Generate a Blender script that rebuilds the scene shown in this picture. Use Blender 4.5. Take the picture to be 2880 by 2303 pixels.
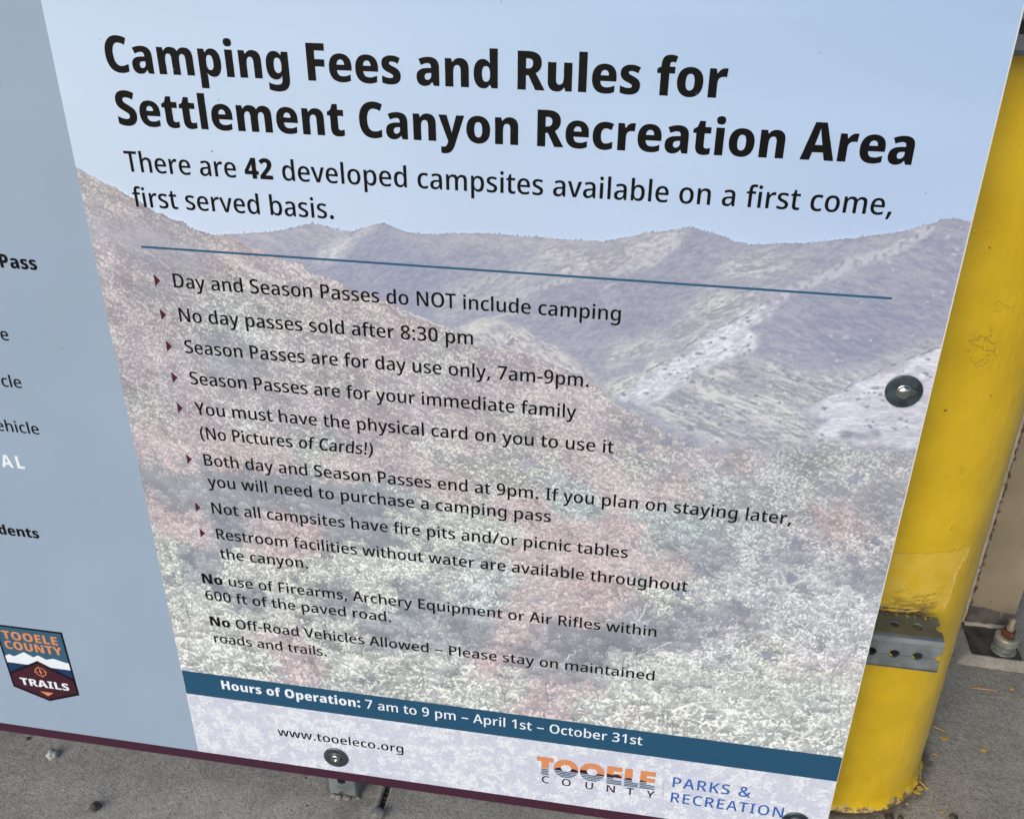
import bpy, bmesh, math, random
import numpy as np
from mathutils import Vector, Matrix, Euler, noise as mnoise
from mathutils.geometry import tessellate_polygon

# ------------------------------------------------------------------ camera, sky, sun, exposure
for o in list(bpy.data.objects):
    bpy.data.objects.remove(o, do_unlink=True)
scene = bpy.context.scene
col = scene.collection
Z0 = 0.110                                   # height of the print's datum above the concrete (metres)

cam_data = bpy.data.cameras.new("camera")
cam_data.sensor_fit = 'HORIZONTAL'
cam_data.sensor_width = 36.0
cam_data.lens = 2810.37 / 2880 * 36.0
cam_data.clip_start = 0.02
cam_data.clip_end = 2000.0
cam = bpy.data.objects.new("camera", cam_data)
cam.location = (0.58982, -0.89952, 1.05346 + Z0)
cam.rotation_euler = (1.0569919, -0.0066757, 0.1665911)
col.objects.link(cam)
scene.camera = cam

SUN_EL, SUN_AZ = math.radians(28), math.radians(24)     # azimuth from -Y (in front of the sign) towards +X
sun_dir = Vector((math.cos(SUN_EL) * math.sin(-SUN_AZ), -math.cos(SUN_EL) * math.cos(SUN_AZ), math.sin(SUN_EL)))
world = bpy.data.worlds.new("World")
scene.world = world
world.use_nodes = True
wn = world.node_tree
wn.nodes.clear()
sky = wn.nodes.new("ShaderNodeTexSky")
sky.sky_type = 'NISHITA'
sky.sun_disc = False
sky.sun_elevation = SUN_EL
sky.sun_rotation = math.atan2(sun_dir.x, sun_dir.y)
sky.dust_density = 3.0
bg = wn.nodes.new("ShaderNodeBackground")
bg.inputs["Strength"].default_value = 0.10
wo = wn.nodes.new("ShaderNodeOutputWorld")
wn.links.new(sky.outputs[0], bg.inputs[0])
wn.links.new(bg.outputs[0], wo.inputs[0])

sun_data = bpy.data.lights.new("sun", 'SUN')
sun_data.energy = 0.9
sun_data.angle = math.radians(45)
sun_data.color = (1.0, 0.975, 0.945)
sun = bpy.data.objects.new("sun", sun_data)
sun.rotation_euler = sun_dir.to_track_quat('Z', 'Y').to_euler()
sun.location = sun_dir * 20
col.objects.link(sun)

scene.view_settings.view_transform = 'Standard'
scene.view_settings.look = 'None'
scene.view_settings.exposure = 0.5
scene.view_settings.gamma = 1.0

# what a white surface on the sign face shows in this light: printed inks are set relative to it
WHITE = np.array([1.21, 1.115, 1.0])

FONT_R = {
' ':(260.0,''),
'!':(275.5,'+],(*g,(*N1Y+v1Y *G*A*L*c*\\*y*r+,+4+0+P+,+f*y+r*l+y*Y+{*A+v)z+f)c+P)V+4)Q*r)V*\\)c*L)z'),
'&':(663.6,",g1c-=1_-f1Q.-1:.E0u.T0O.Y/{.U/T.J/0.7.j-x.M-Z.2-7-r.o,+.{,>/,,T/5,k/=-*/D-E/I-a0[-a0R-80G,k09,D0(+y/o+W/Z+81')_/R)_.k*N.X*>.E*0.1)|-u)q-_)g-G)_-,)Z,i)V,J)U+z)X+U)`+4)m*q*&*Z*<*G*X*9*w*1+@*/+f*0,**6,F*>,`*K,w*Z-3*m-H+)-[+B-n+].&+P.8+D.J+8.[+..n+%/&*w/:*r/N*o/d*n/{*s0N+(0t+B19+e1Q,51_ ,=-?,+-2+v-&+h,r+X,^+L,G+D,.+B+k+E+L+O+2+_*u+u*d,5*Z,S*W,q*Y-2*_-J*h-`*u-t+*.,+; ,e0l,H0g,20Y,#0A+x/z+z/e,%/P,-/;,8/',F.l,W.X,r.k-,/$-</9-F/N-M/d-O/|-J0A-=0Y-'0g"),
'(':(314.7,"*-,c*.-:*3-j*:.?*D.m*Q/A*a/n*t0>+00g+I14+f1Y,n1Y,S13,<0e,'0;+n/k+_/>+R.k+H.=+A-h+=-9+<,d+=,6+A+b+H+4+R*a+_*4+n)b,')8,;(i,S(A,m'u+f'u+I(?+0(e*t)3*a)\\*Q*.*D*[*:+/*3+]*.,3"),
')':(314.7,",d,c,b,3,^+],W+/,M*[,@*.,0)\\+w)3+a(e+G(?++'u*$'u*>(A*U(i*j)8*|)b+2*4+?*a+H+4+O+b+T,6+U,d+T-9+O-h+H.=+?.k+2/>*|/k*j0;*U0e*=13*#1Y++1Y+G14+a0g+w0>,0/n,@/A,M.m,W.?,^-j,b-:"),
',':(265.1,'+p*y+w*n+m*J+a*#+R)U+B),+2(^*{(8**(8*4(`*=)0*G)\\*O*-*V*T*\\*y'),
'-':(308.9,'*&,-*&-4,e-4,e,-'),
'.':(274.5,'*G*A*L*c*\\*y*r+,+4+0+P+,+g*y+v*c+{*A+v)z+f)c+O)V+4)Q*r)V*\\)c*L)z'),
'/':(388.1,')h)_,d1Y-s1Y*w)_'),
'0':(528.4,"/'-\\/&-%.|,L.u+v.l+K._+%.O*].<*@.%*(-e)n-G)`-%)X,Y)U,*)Y+\\)g+8*#*t*C*\\*l*I+D*@+f*:,2*5,Z*2--*1-\\*2.0*4.\\*9/**?/O*G/q*Y0I*q0r+419+X1Q,(1_,Y1d--1_-W1Q-z19.>0r.V0I.i/q.r/N.y/)/#.[/&.0 +B-\\+C,|+G,I+M+w+V+Q+b+3+q*u,)*d,?*Z,Y*V,r*Z-.*d-A*u-P+2-\\+Q-e+v-k,I-o,|-p-\\-o.<-k.o-e/B-\\/g-P0,-A0C-.0T,r0_,Y0b,?0_,)0U+q0D+b0,+V/g+M/B+G.p+C.="),
'1':(528.4,"-[)_,K)_,K.n,K/+,K/B,L/W,L/l,M0',N0<,B0/,70$,)/q+t/c+,/$*L/i,X1Y-[1Y"),
'3':(528.4,".h/h.f/J.`/0.W.q.J.[.:.H.&.7-j.)-R-x-6-o-6-k-f-`.4-M.S-4.i,m.v,G.z+t.w+M.n+(.^*a.I*C.-**-e)p-<)a,g)X,1)U+h)V+G)Y+))]*f)d*I)m*-)y*-+'*I*t*f*i++*`+I*Z+f*V,)*U,Y*X-%*d-A*v-U+6-`+T-d+y-b,8-\\,N-Q,a-B,q-/-$,r-.,V-5,6-9+k-;+5-;+5.9+m.9,4.;,Q.@,j.I-&.T-7.c-E.t-O/.-U/C-W/[-T/x-J06-:0J-$0X,c0`,D0c,&0a+d0\\+J0T+30I*v0<*`0-*/0v*K10*i1A+01P+T1Z+|1a,M1c-11^-d1N.313.P0i.b0?"),
'6':(528.4,"*4-'*5-S*8.$*=.N*D.v*M/B*Y/f*h0.*{0M+60i+O1(+l1<,31M,Y1Y-)1a-W1c-m1b.+1a.A1^.T1Z.T0Z.B0^.-0b-q0d-Z0e-70c,q0\\,V0R,>0C,)01+r/u+c/]+X/A+O.|+H.[+C.7+A-k+F-k+U.(+g.<,#.M,=.Y,Q._,f.b-#.c-H.`-i.W.-.H.G.4.\\-t.m-U.z-2/',d/),9/'+d.x+:.j*m.W*L.>*0-{)s-Z)b-4)X,c)U,C)W,%)^+b)h+H)x+0*1*t*I*a*f*R+-*E+R*<+{*6,O ,a*U-&*Y-@*f-V*z-g+=-q+c-t,8-q,`-h-'-Z-C-E-W-*-c,c-g,L-e,7-_,$-V+m-I+`-:+U-*+J,h+F,K+G,7+I,#+M+i+V+M+c+3+s*v,.*d,F*Y"),
'7':(528.4,'*y)_-m0T*,0T*,1Y/)1Y/)0g,7)_'),
'8':(528.4,",Y1c-81^-i1O.817.W0o.i0E.p/l.n/R.i/9.`/#.T.h.E.T.4.C-z.2-e.#-M-o-h-`.&-O.=->.Q-+.b,p.q,Z.{,B/(,'/*+d/'+>.x*v.i*W.U*<.<*&-w)m-T)`--)X,[)U,-)X+^)_+:)l*u*$*\\*:*H*T*:*s*1+;*.+a*0,$*6,?*?,X*L,o*\\-)*o-<+*-N+A-]+Z-l+E-{+1.1*y.C*i.U*\\.i*Q/$*I/;*E/S*C/m*F05*O0T*]0o*p1,+.1@+K1O+k1Z,31a +;+a+>+D+H+*+Y*n+p*],4*R,Y*O-#*R-A*]-Y*n-j+*-t+E-w+c-t,%-i,>-X,U-B,j-/,w,u-),_-5,N->,8-1,#-$+l,p+W,Z+G,B+>,' ,X0i,=0f,&0^+k0P+\\0>+S0'+P/f+S/J+]/1+l.v,&.d,6.Y,H.N,Z.C,m.N-$.Y-4.d-G.v-V/2-_/J-b/f-_0'-V0>-G0P-30^,t0f"),
'9':(528.4,"/$.7/#-Y.x-#.p,I.d+r.S+E.>*w.$*S-_*4-:)v,j)d,8)Y+[)U+E)V+-)W*o)Z*\\)^*\\*_*o*Z+**V+@*T+W*S+{*V,B*\\,^*h,v*w-1+0-C+G-Q+`-\\+|-e,A-k,a-o-)-r-M-l-M-]-6-K,|-5,l,u,_,b,Y,L,V,4,U+j,X+I,a++,p*l-**V-D*E-c*9.,*2.S*//%*2/T*;0$*I0K*]0l*u1.+91E+[1V,'1`,R1c,r1a-61Z-R1O-l1@.*1,.?0n.R0R.b01.n/f.w/=/#.i ,R0c,30_+s0R+]0>+L/{+B/U+?/&+B.X+K.6+Y-u+n-a,/-U,O-Q,g-S-#-Y-6-c-F-p-T.%-_.6-i.R-m.o-k/1-f/M-^/j-R0*-B0A-.0S,o0_"),
':':(260.6,'*D*A*I*b*W*x*l+++-+/+H+++]*x+l*b+q*A+l)z+])d+G)W+-)S*m)W*W)d*I){ *D.z*I/A*W/X*l/d+-/h+H/d+^/X+l/A+q.z+l.Z+].C+G.6+-.2*m.6*W.C*I.Z'),
'A':(593.5,".{)_.:+w+^+w*w)_)_)_,=1[-\\1[0:)_ -=/9-8/I-3/]--/t-'01,|0F,x0W,u0C,p0.,k/s,f/^,a/K,\\/9+x,|-{,|"),
'B':(598.4,",k1Y-^1T.B1G.r1//;0h/P0;/V/]/U/A/P/(/H.k/=.V//.D.y.5.f.(.P-x.8-r.8-m.R-f.j-]/&-Q/:-C/J-1/X,u/b,\\/g,?/i+x/f+O/]+*/N*d/8*H.x*0.X)w.3)j-d)b-6)_*Z)_*Z1Y ,u.<-F.@-g.I.%.X.5.n.>//.A/P.>/o.20.-z0A-`0O-=0W,m0Y+l0Y+l.< +l-?+l*_-'*_-S*c-u*m.4+&.E+>.O+\\.R,&.Q,<.L,Q.D,c.2,z-q-1-[-9-@->,z-?"),
'C':(573.4,'-d0_-F0]-*0W,j0L,S0=,>0*,,/n+w/T+j/7+`.q+Y.N+T.)+S-[+U-&+],O+j,$+{+X,8+9,S*z,s*g->*]-g*Y.(*Z.B*].\\*b.t*h/3*p/J*x/J)t/2)j.s)b.Y)].=)X-y)V-Y)U,u)Z,>)i+h*(+?*J*x*t*^+M*K,-*@,o*<-\\*>.6*E.g*P/;*_/f*s03+10V+M0t+m14,81H,`1W-31`-c1c.)1b.I1_.h1Y/,1P/I1F/d19/>0:/)0D.m0L.V0T.>0Z.%0^'),
'D':(660.5,"0G-e0E-70@,e08,=0-+q/y+O/[*w/5*N.a*..,)q-J)d,a)_*Z)_*Z1Y,p1Y-V1U.51G.h11/90m/^0F/{/p06/90C.S //-a/-.?/%.o.q/?.^/b.F0%.)0;-a0J-:0T,i0W+l0W+l*b,Z*b-G*i.&+&.Q+K.f+i.u,2/',Z/--."),
'E':(503.9,'.`)_*Z)_*Z1Y.`1Y.`0V+l0V+l.?.P.?.P-=+l-=+l*c.`*c'),
'F':(476.9,'+l)_*Z)_*Z1Y.`1Y.`0V+l0V+l.#.O.#.O,z+l,z'),
'I':(338.3,'-$)_*))_*)*C*x*X*x0_*)0u*)1Y-$1Y-$0u,00_,0*X-$*C'),
'K':(575.5,'0*)_.b)_,P-:+l,\\+l)_*Z)_*Z1Y+l1Y+l-h+y-z,-.2,<.F,K.Z,[.n,k/*.^1Y0#1Y-C.-'),
'N':(709.3,'0Z)_/1)_+`/z+\\/z+^/_+`/B+a/.+b.t+b._+c.K+c.6+c-|+c)_*Z)_*Z1Y,(1Y/R+D/V+D/U+\\/S+x/R,2/Q,G/P,\\/P,{/O-=/O1Y0Z1Y'),
'O':(707.1,"0u-]0s-(0m,P0c+|0U+Q0B+*0,*a/k*C/L*)/))o.[)a./)X-Y)U-()X,U)a,-)p+d**+E*D+**b*n++*\\+Q*N,#*D,Q*>-)*<-^*@.L*J/4*]/n*v0F+=0p+f18,<1P,t1_-Z1d.?1_.v1O/L16/t0m0;0B0U/i0g//0r.I +S-]+V-&+\\,O+g,#+w+W,2+8,K*z,i*h-1*]-Y*Y.'*].I*g.g*y/&+8/:+W/I+|/T,N/[-&/]-]/[.5/V.b/M/1/A/T/1/s.h0@.90X-Z0`-20\\,i0R,K0@,10'+w/b+g/=+\\.k+V.:"),
'P':(557.3,',]1Y-P1S.51A.d0|/,0R/@/w/G/7/E.r/@.S/9.7/--v.y-^.f-G.P-4.5-#-p,p-M,f-%,`,S,^+l,^+l)_*Z)_*Z1Y ,V0W+l0W+l-`,H-`,i-b---f-F-n-[-y-m.--{.?.*.V.0.p.2/4../[.#/z-i08-N0I-)0T'),
'R':(579.0,',\\1Y-71V-f1O.41B.V11.r0t/-0X/<08/E/l/H/A/F.z/A.]/8.B/+.+.v-p.d-^.Q-O.;-A.#-50#)_.[)_,w,r+l,r+l)_*Z)_*Z1Y ,Y0X+l0X+l-p,^-p-.-t-P.$-k.6.$.O./.o.3/<.1/V.,/l.$0%-r05-b0B-O0K-80R,x0V'),
'S':(508.0,'.p+q.m+I.c+%.T*^.>*A.#*)-\\)o-6)a,f)X,7)U+x)U+a)W+J)Y+4)\\*z)`*g)e*K)n*2)x*2+-*M*{*j*p+0*g+Q*`+q*[,8*Z,R*[,j*`-$*g-=*w-O+2-Z+K-]+g-Z,*-P,B-?,W-%,k,h,x,L-,,+-:+c-J+E-[+*-m*m.&*[.<*L.U*A.p*;/6*9/Z*<0%*E0G*T0e*i1%+)1;+H1L+k1Y,71a,a1c-*1b-L1^-l1W.01O.L1E.f1:.D08.,0C-m0L-S0T-:0Z,z0],`0^,I0],50Y,#0S+h0E+X02+O/v+L/\\+O/>+X/&+i.k,).X,?.L,Z.>,z.0-C-y-b-h.#-V.:-C.N-..],p.g,V.n,8'),
'T':(505.0,'-))_+q)_+q0U)l0U)l1Y//1Y//0U-)0U'),
'U':(665.8,"04,I01+q0'+C/q*t/\\*P/?*3.w)u.N)c-x)Y-B)U,P)]+l)s+:*?+#*\\*k+$*^+J*V+t*T,I*T1Y+f1Y+f,J+j+q+w+H,1+(,N*l,r*^-E*Y-e*[.&*b.=*l.Q*{.a+4.l+K.u+e.z,).|,K.|1Y041Y"),
'V':(565.6,"/y1Y-M)_,0)_)_1Y*x1Y,G,_,O,E,V,+,\\+j,b+P,g+7,k*y,p+7,u+P,{+j-',+-.,F-6,`._1Y"),
'Y':(528.0,',Y-y.91Y/S1Y-5,f-5)_,#)_,#,b)_1Y*y1Y'),
'a':(524.2,",a/S-?/O-l/@.5/'.N.^.].2.b-U.b)_-o)_-\\*M-Y*M-K*<-=*,-.)y,p)i,U)^,A)Y,*)V+k)U+N)W+3)^*u)h*_)w*N*/*?*D*5*]*/*y*-+?*3+o*F,=*f,]+8,u+q-*,\\-1-S-4-S-O-Q-r-I.2-<.F-+.S,n.[,S.^,=.],&.Y+j.S+S.L+=.C+&.8*a/(*z/5+</?+Y/H+y/N,?/R ,o,H,B,D+x,;+^,-+M+t+B+]+?+A+A+(+H*n+T*^+d*S+w*M,3*K,U*O,r*Z-1*m-D+--O+N-S+v-S,K"),
'b':(569.5,"+_/g+^/L+]/3+\\.u+Z.`+_.`+p.v,)//,?/>,Y/J,v/Q-=/S-u/L.K/5.r.i/+.K/:.(/D-Z/K--/M,U/J+x/B+F/5*u/#*P.f*2.K)t.,)c-c)Y-=)U,v)W,X)^,?)i,))x+p*/+_*D+X*D+F)_*O)_*O1p+_1p -#.Y,a.V,I.P,5.E,%.5+s-{+j-c+d-G+`-'+_,\\+_,P+b+s+k+F+z+#,6*d,V*U-%*P-G*U-c*e-y+%..+I.7+x.;,V.8-4..-a-y.+-c.D-F.T"),
'c':(447.6,",f)U,:)X+k)b+G)r+'*.*f*L*Q*p*B+A*8+s*5,R*8-1*B-d*R.5*i.Z+*.x+J/6+o/G,?/P,l/T-,/S-E/P-^/L-t/F../?.A/6-{.?-b.H-H.P--.V,m.W,S.U,;.N,&.C+o.2+a-x+V-_+N-A+I,y+G,S+I,-+N+f+V+I+a+0+o*v,&*f,:*[,Q*T,l*R-)*R-@*U-V*Z-j*a.$*h.7*q.7)u.$)l-k)d-V)^-?)Y-&)V"),
'd':(569.5,",D)U+f)]+7)t*i*@*W*^*H+'*=+O*7+|*5,T*7-,*=-Z*H.(*W.K*j.i+7/5+g/L,D/T,[/S,p/O-)/J-C/?-Y/0-m.w.#.b.(.b.'.u.%/1.#/H.#/[.#1p/31p/3)_.9)_.(*H.#*H-l*2-Y)z-C)k-))_,p)Y,[)V ,_*O--*T-L*b-c*y-s+?-|+i.&,B.&,V.#-4-s-a-d.+-N.D--.T,^.Y,;.S+y.C+c.(+T-]+J-/+G,S+J+v+T+H+d+$+z*d,<*T"),
'e':(524.7,',_/S-//P-U/G-w/7.9.{.Q.`.d.?.r-t.z-K/#,x/#,>+F,>+K+f+X+>+m*x,/*`,R*R,|*N-?*O-Y*R-s*W.1*^.J*g.d*r.d)x.K)m.2)d-r)^-W)Y-9)V,s)U,C)Y+r)c+K)u+**3*h*Q*R*u*B+F*8+v*5,Q*8-.*A-`*P.1*e.V+$.u+C/4+g/E,4/P ,`._,A.[,&.O+k.<+Z-{+N-Y+H-/-p-/-o-I-k-a-d-v-[./-P.?-B.M-1.W,w.]'),
'f':(326.8,'-2.T+s.T+s)_*c)_*c.T)m.T)m/-*d/L*d/f*h0I*u0{+11F+P1`+x1p,P1u,m1t-.1p-G1j-_1b-E0n-60r-%0v,n0y,\\0z,>0t,)0a+z0M+u02+s/i+s/J-2/J'),
'g':(569.5,",E/T,d/R-&/K-@/A-W/2-l.x.$.a.).a.5/J/3/J/3)\\/0),/'(Z.s(4._'n.E'S.%'>-Y'/-,'&,R'#,0'$+j''+L'++0'2*p':*W'D*W(I*q(=+3(3+O(++m(%,2'|,R'{,z(%-@(0-[(C-n(]-z)%.$)N.$)_.$)n.%*'.&*:.'*J.#*J-k*2-W)y-@)i-')^,d)W,D)U+e)]+6)t*i*A*V*_*H+(*=+P*7+|*5,S*7-**=-W*H.%*V.H*i.g+7/4+f/L ,].Y,F.W,2.O+z.C+j.3+^-x+T-^+M-@+I,x+G,R+J+t+T+F+d+#+z*c,=*T,`*O-#*R-=*Y-R*e-c*w-p+4-y+P.#+f.%,$.&,?.&,V.%-$-z-G-s-d-i.#-[.7-K.F-6.P,y.W"),
'h':(573.4,"+_/_+^/F+]/.+[.r+Y._+_._+p.w,*/1,B/@,]/K,z/Q->/S-b/Q.(/J.D/?.\\/0.p.u/%.\\/0.>/7-u/9-M/9)_.*)_.*-:.(-`-z.$-n.;-\\.K-E.U-'.X,d.V,L.O,7.D,'.4+t-y+j-a+d-C+`,|+_,V+_)_*O)_*O1p+_1p"),
'i':(254.6,'+_/J+_)_*O)_*O/J ++1b+C1^+V1S+b1@+f1$+b0c+V0O+C0D++0@*m0D*Z0O*M0c*I1$*M1@*Z1S*m1^'),
'l':(253.9,'+_)_*O)_*O1p+_1p'),
'm':(862.7,"0[/T14/O1]/@2#/'2:.]2H.-2L-L2L)_1=)_1=-:1;-`14.$1(.;0q.K0[.U0@.X/u.T/X.F/B../4-h/+->/(,g/()_-s)_-s-;-r-U-o-k-j.%-^.<-M.L-8.U,v.X,[.V,D.O,2.C,#.2+q-x+i-_+c-B+`,{+_,V+_)_*O)_*O/J+I/J+W._+\\._+m.w,'/1,>/@,X/K,k/P-%/S-:/T-]/Q-|/J.</?.R/..d.t.q.[.w.[//.u/D/0/]/@/x/K0;/Q"),
'n':(573.4,"-@/T-t/O.D/@.g/'/%.]/4../9-M/9)_.*)_.*-:.(-_-z.#-n.:-\\.K-E.U-'.X,W.S,7.D+z.++k-b+b-4+_,V+_)_*O)_*O/J+I/J+W.^+\\.^+h.o+u/$,)/0,B/@,]/K,q/P-+/S"),
'o':(558.3,'/B,V/@,-/;+b/2+?/&*z.q*]._*D.J*..2)v-p)h-R)^-1)W,g)U,E)W,%)^+b)h+G)v+/*.*t*D*a*]*R*y*E+?*<+b*7,-*5,V*8-2*A-b*P.3*e.W+%.v+E/4+j/F,:/P,i/T-;/P-d/F../5.N.w.i.Y/%.4/5-c/>-3 +G,U+I,0+M+h+T+K+^+1+l*u+|*d,6*X,N*Q,i*O-)*Q-A*X-U*d-e*u-s+0.#+J.*+h..,0.0,V..,{.*-C.#-`-r-z-e.4-T.E-A.Q-).X,h.Z,A.U+|.E+d.++T-`+J-2'),
'p':(569.5,"-=/T-u/L.K/6.r.j/+.M/:.*/D-[/K-./M,U/J+x/B+G/5*v.|*Q.f*2.K)t.,)c-d)Y->)U-')V,l)Z,X)_,>)k,()z+o*2+_*F+Y*F+[*2+])v+^)a+_)M+_'#*O'#*O/J+K/J+Z._+_._+p.u,)//,?/?,Y/J,l/O-'/S ,|.Z,b.X,K.Q,8.G,(.9+u.&+l-j+e-O+a-/+_,e+_,S+`,-+d+f+j+H+t+/,'*u,7*e,J*Z,b*S-$*P-<*S-Q*Z-c*g-r*x.%+3..+L.5+j.9,1.;,V.7-2..-_-y.*-c.D-F.T"),
'q':(569.5,".#)P.#)c.$)y.&*5.(*K-|*K-l*5-Y){-B)k-()_,d)X,B)U+f)]+7)t*j*?*W*]*H+&*=+N*7+{*5,S*8-1*@-c*M.4*`.Y*w.w+8/5+W/F+z/P,E/T,g/Q-+/K-D/?-Z//-n.v.$.`.).`.5/J/3/J/3'#.#'# ,`*P,{*R-8*X-L*b-\\*p-i+(-s+>-z+Y.$+x.&,@.&,U.#-4-s-b-d.,-M.E--.T,^.Y,;.T+y.C+c.(+S-]+J-.+G,Q+J+t+T+G+c+$+z*d,=*U"),
'r':(387.5,'-6/T-D/S-S/R-a/P-n/N-b.F-V.H-I.J-;.L--.L,m.I,U.A,?.4,,-{+u-e+i-I+c-5+`,x+_,`+_)_*O)_*O/J+H/J+V.J+[.J+f.\\+r.m,%/#,4/1,D/=,U/G,h/N,{/R'),
's':(439.1,'.-+=.**w.#*[-p*B-^*--H)u-,)g,g)],C)W+u)U+U)V+8)Y*w)]*^)d*F)k*1)t*1*w*G*l*`*c*{*Z+=*S+X*O+s*N,8*P,P*V,c*_,u*t,{+6,x+F,q+U,d+d,O+r,=+|,&,,+d,8+H,E+.,R*r,`*^,n*N-$*A-6*7-J*2-a*0-{*6.K*G.m*d//+0/D+^/P,9/T,V/S,s/O-4/J-N/C-g/:.&//-^.=-I.F-4.N,x.T,b.Z,M.],7.^+w.\\+b.W+Q.O+@.=+;.&+=-o+E-a+S-S+i-F+|-=,9-2,T-&,p,s-/,f-F,Y-Y,J-i,:-v,(.%+n.++W'),
't':(345.6,",P*P,c*Q,u*S-,*W-<*\\-<)h-()`,k)Z,Q)V,5)U+t)W+[)\\+D)e+0)q*y*'*k*<*`*V*Z*u*X+@*X.T)p.T)p/+*]/M+%0g+h0g+h/J-6/J-6.T+h.T+h+F+j+-+o*s+y*d,4*U"),
'u':(573.4,"/6/J/6)_.<)_./*I.)*I-r*1-\\)w-C)h-()^,o)Y,Z)V,F)U+|)W+\\)_+@)j+(){*n*6*_*P*T*n*N+7*K+_*K/J+[/J+[+q+^+L+e+-+r*o,)*^,@*T,]*Q,{*S-:*Z-N*e-_*u-l+/-u+H-|+d.%,+.',O.'/J"),
'v':(482.4,'+b)_)`/J*u/J+z,),&+q,,+\\,2+G,8+2,<*y,?*g,C*g,F*v,J+.,P+B,V+V,\\+k,b,$-i/J/$/J,{)_'),
'w':(748.8,'.2,n.,-,.&-E-z-]-v-t-r./-n.A-k.A-h./-d-s-_-\\-Z-D-T-+-N,m,Y)_+=)_)i/K*z/K+],\\+c,A+i,%+o+b+t+G+x+,+{*n,%*n,(+$,++6,/+I,2+],7+r,;,,,@,?,D,Q-4/K.O/K/<,P/B,:/H+{/N+a/S+G/X+-/[*o/_*o/a+(/e+>/i+W/o+r/u,3/{,M0c/K1r/K0A)_/#)_'),
'y':(483.3,")a/J*v/J,#,6,)+|,0+h,5+S,;+@,?+,,C*s,G*s,L+3,T+P,[+e,a+{,h,6-j/J/%/J,g(u,Y(R,K(3,;'q,)'Z+o'F+X'7+?',*|'%*\\'#*I'$*7'%*''()s'+)s((*$(&*1(#*?'|*M'{*f($*{(,+2(:+A(M+N(e+Y)(+m)`"),
'–':(500.0,'*+,2*+-/.k-/.k,2'),
}
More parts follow.
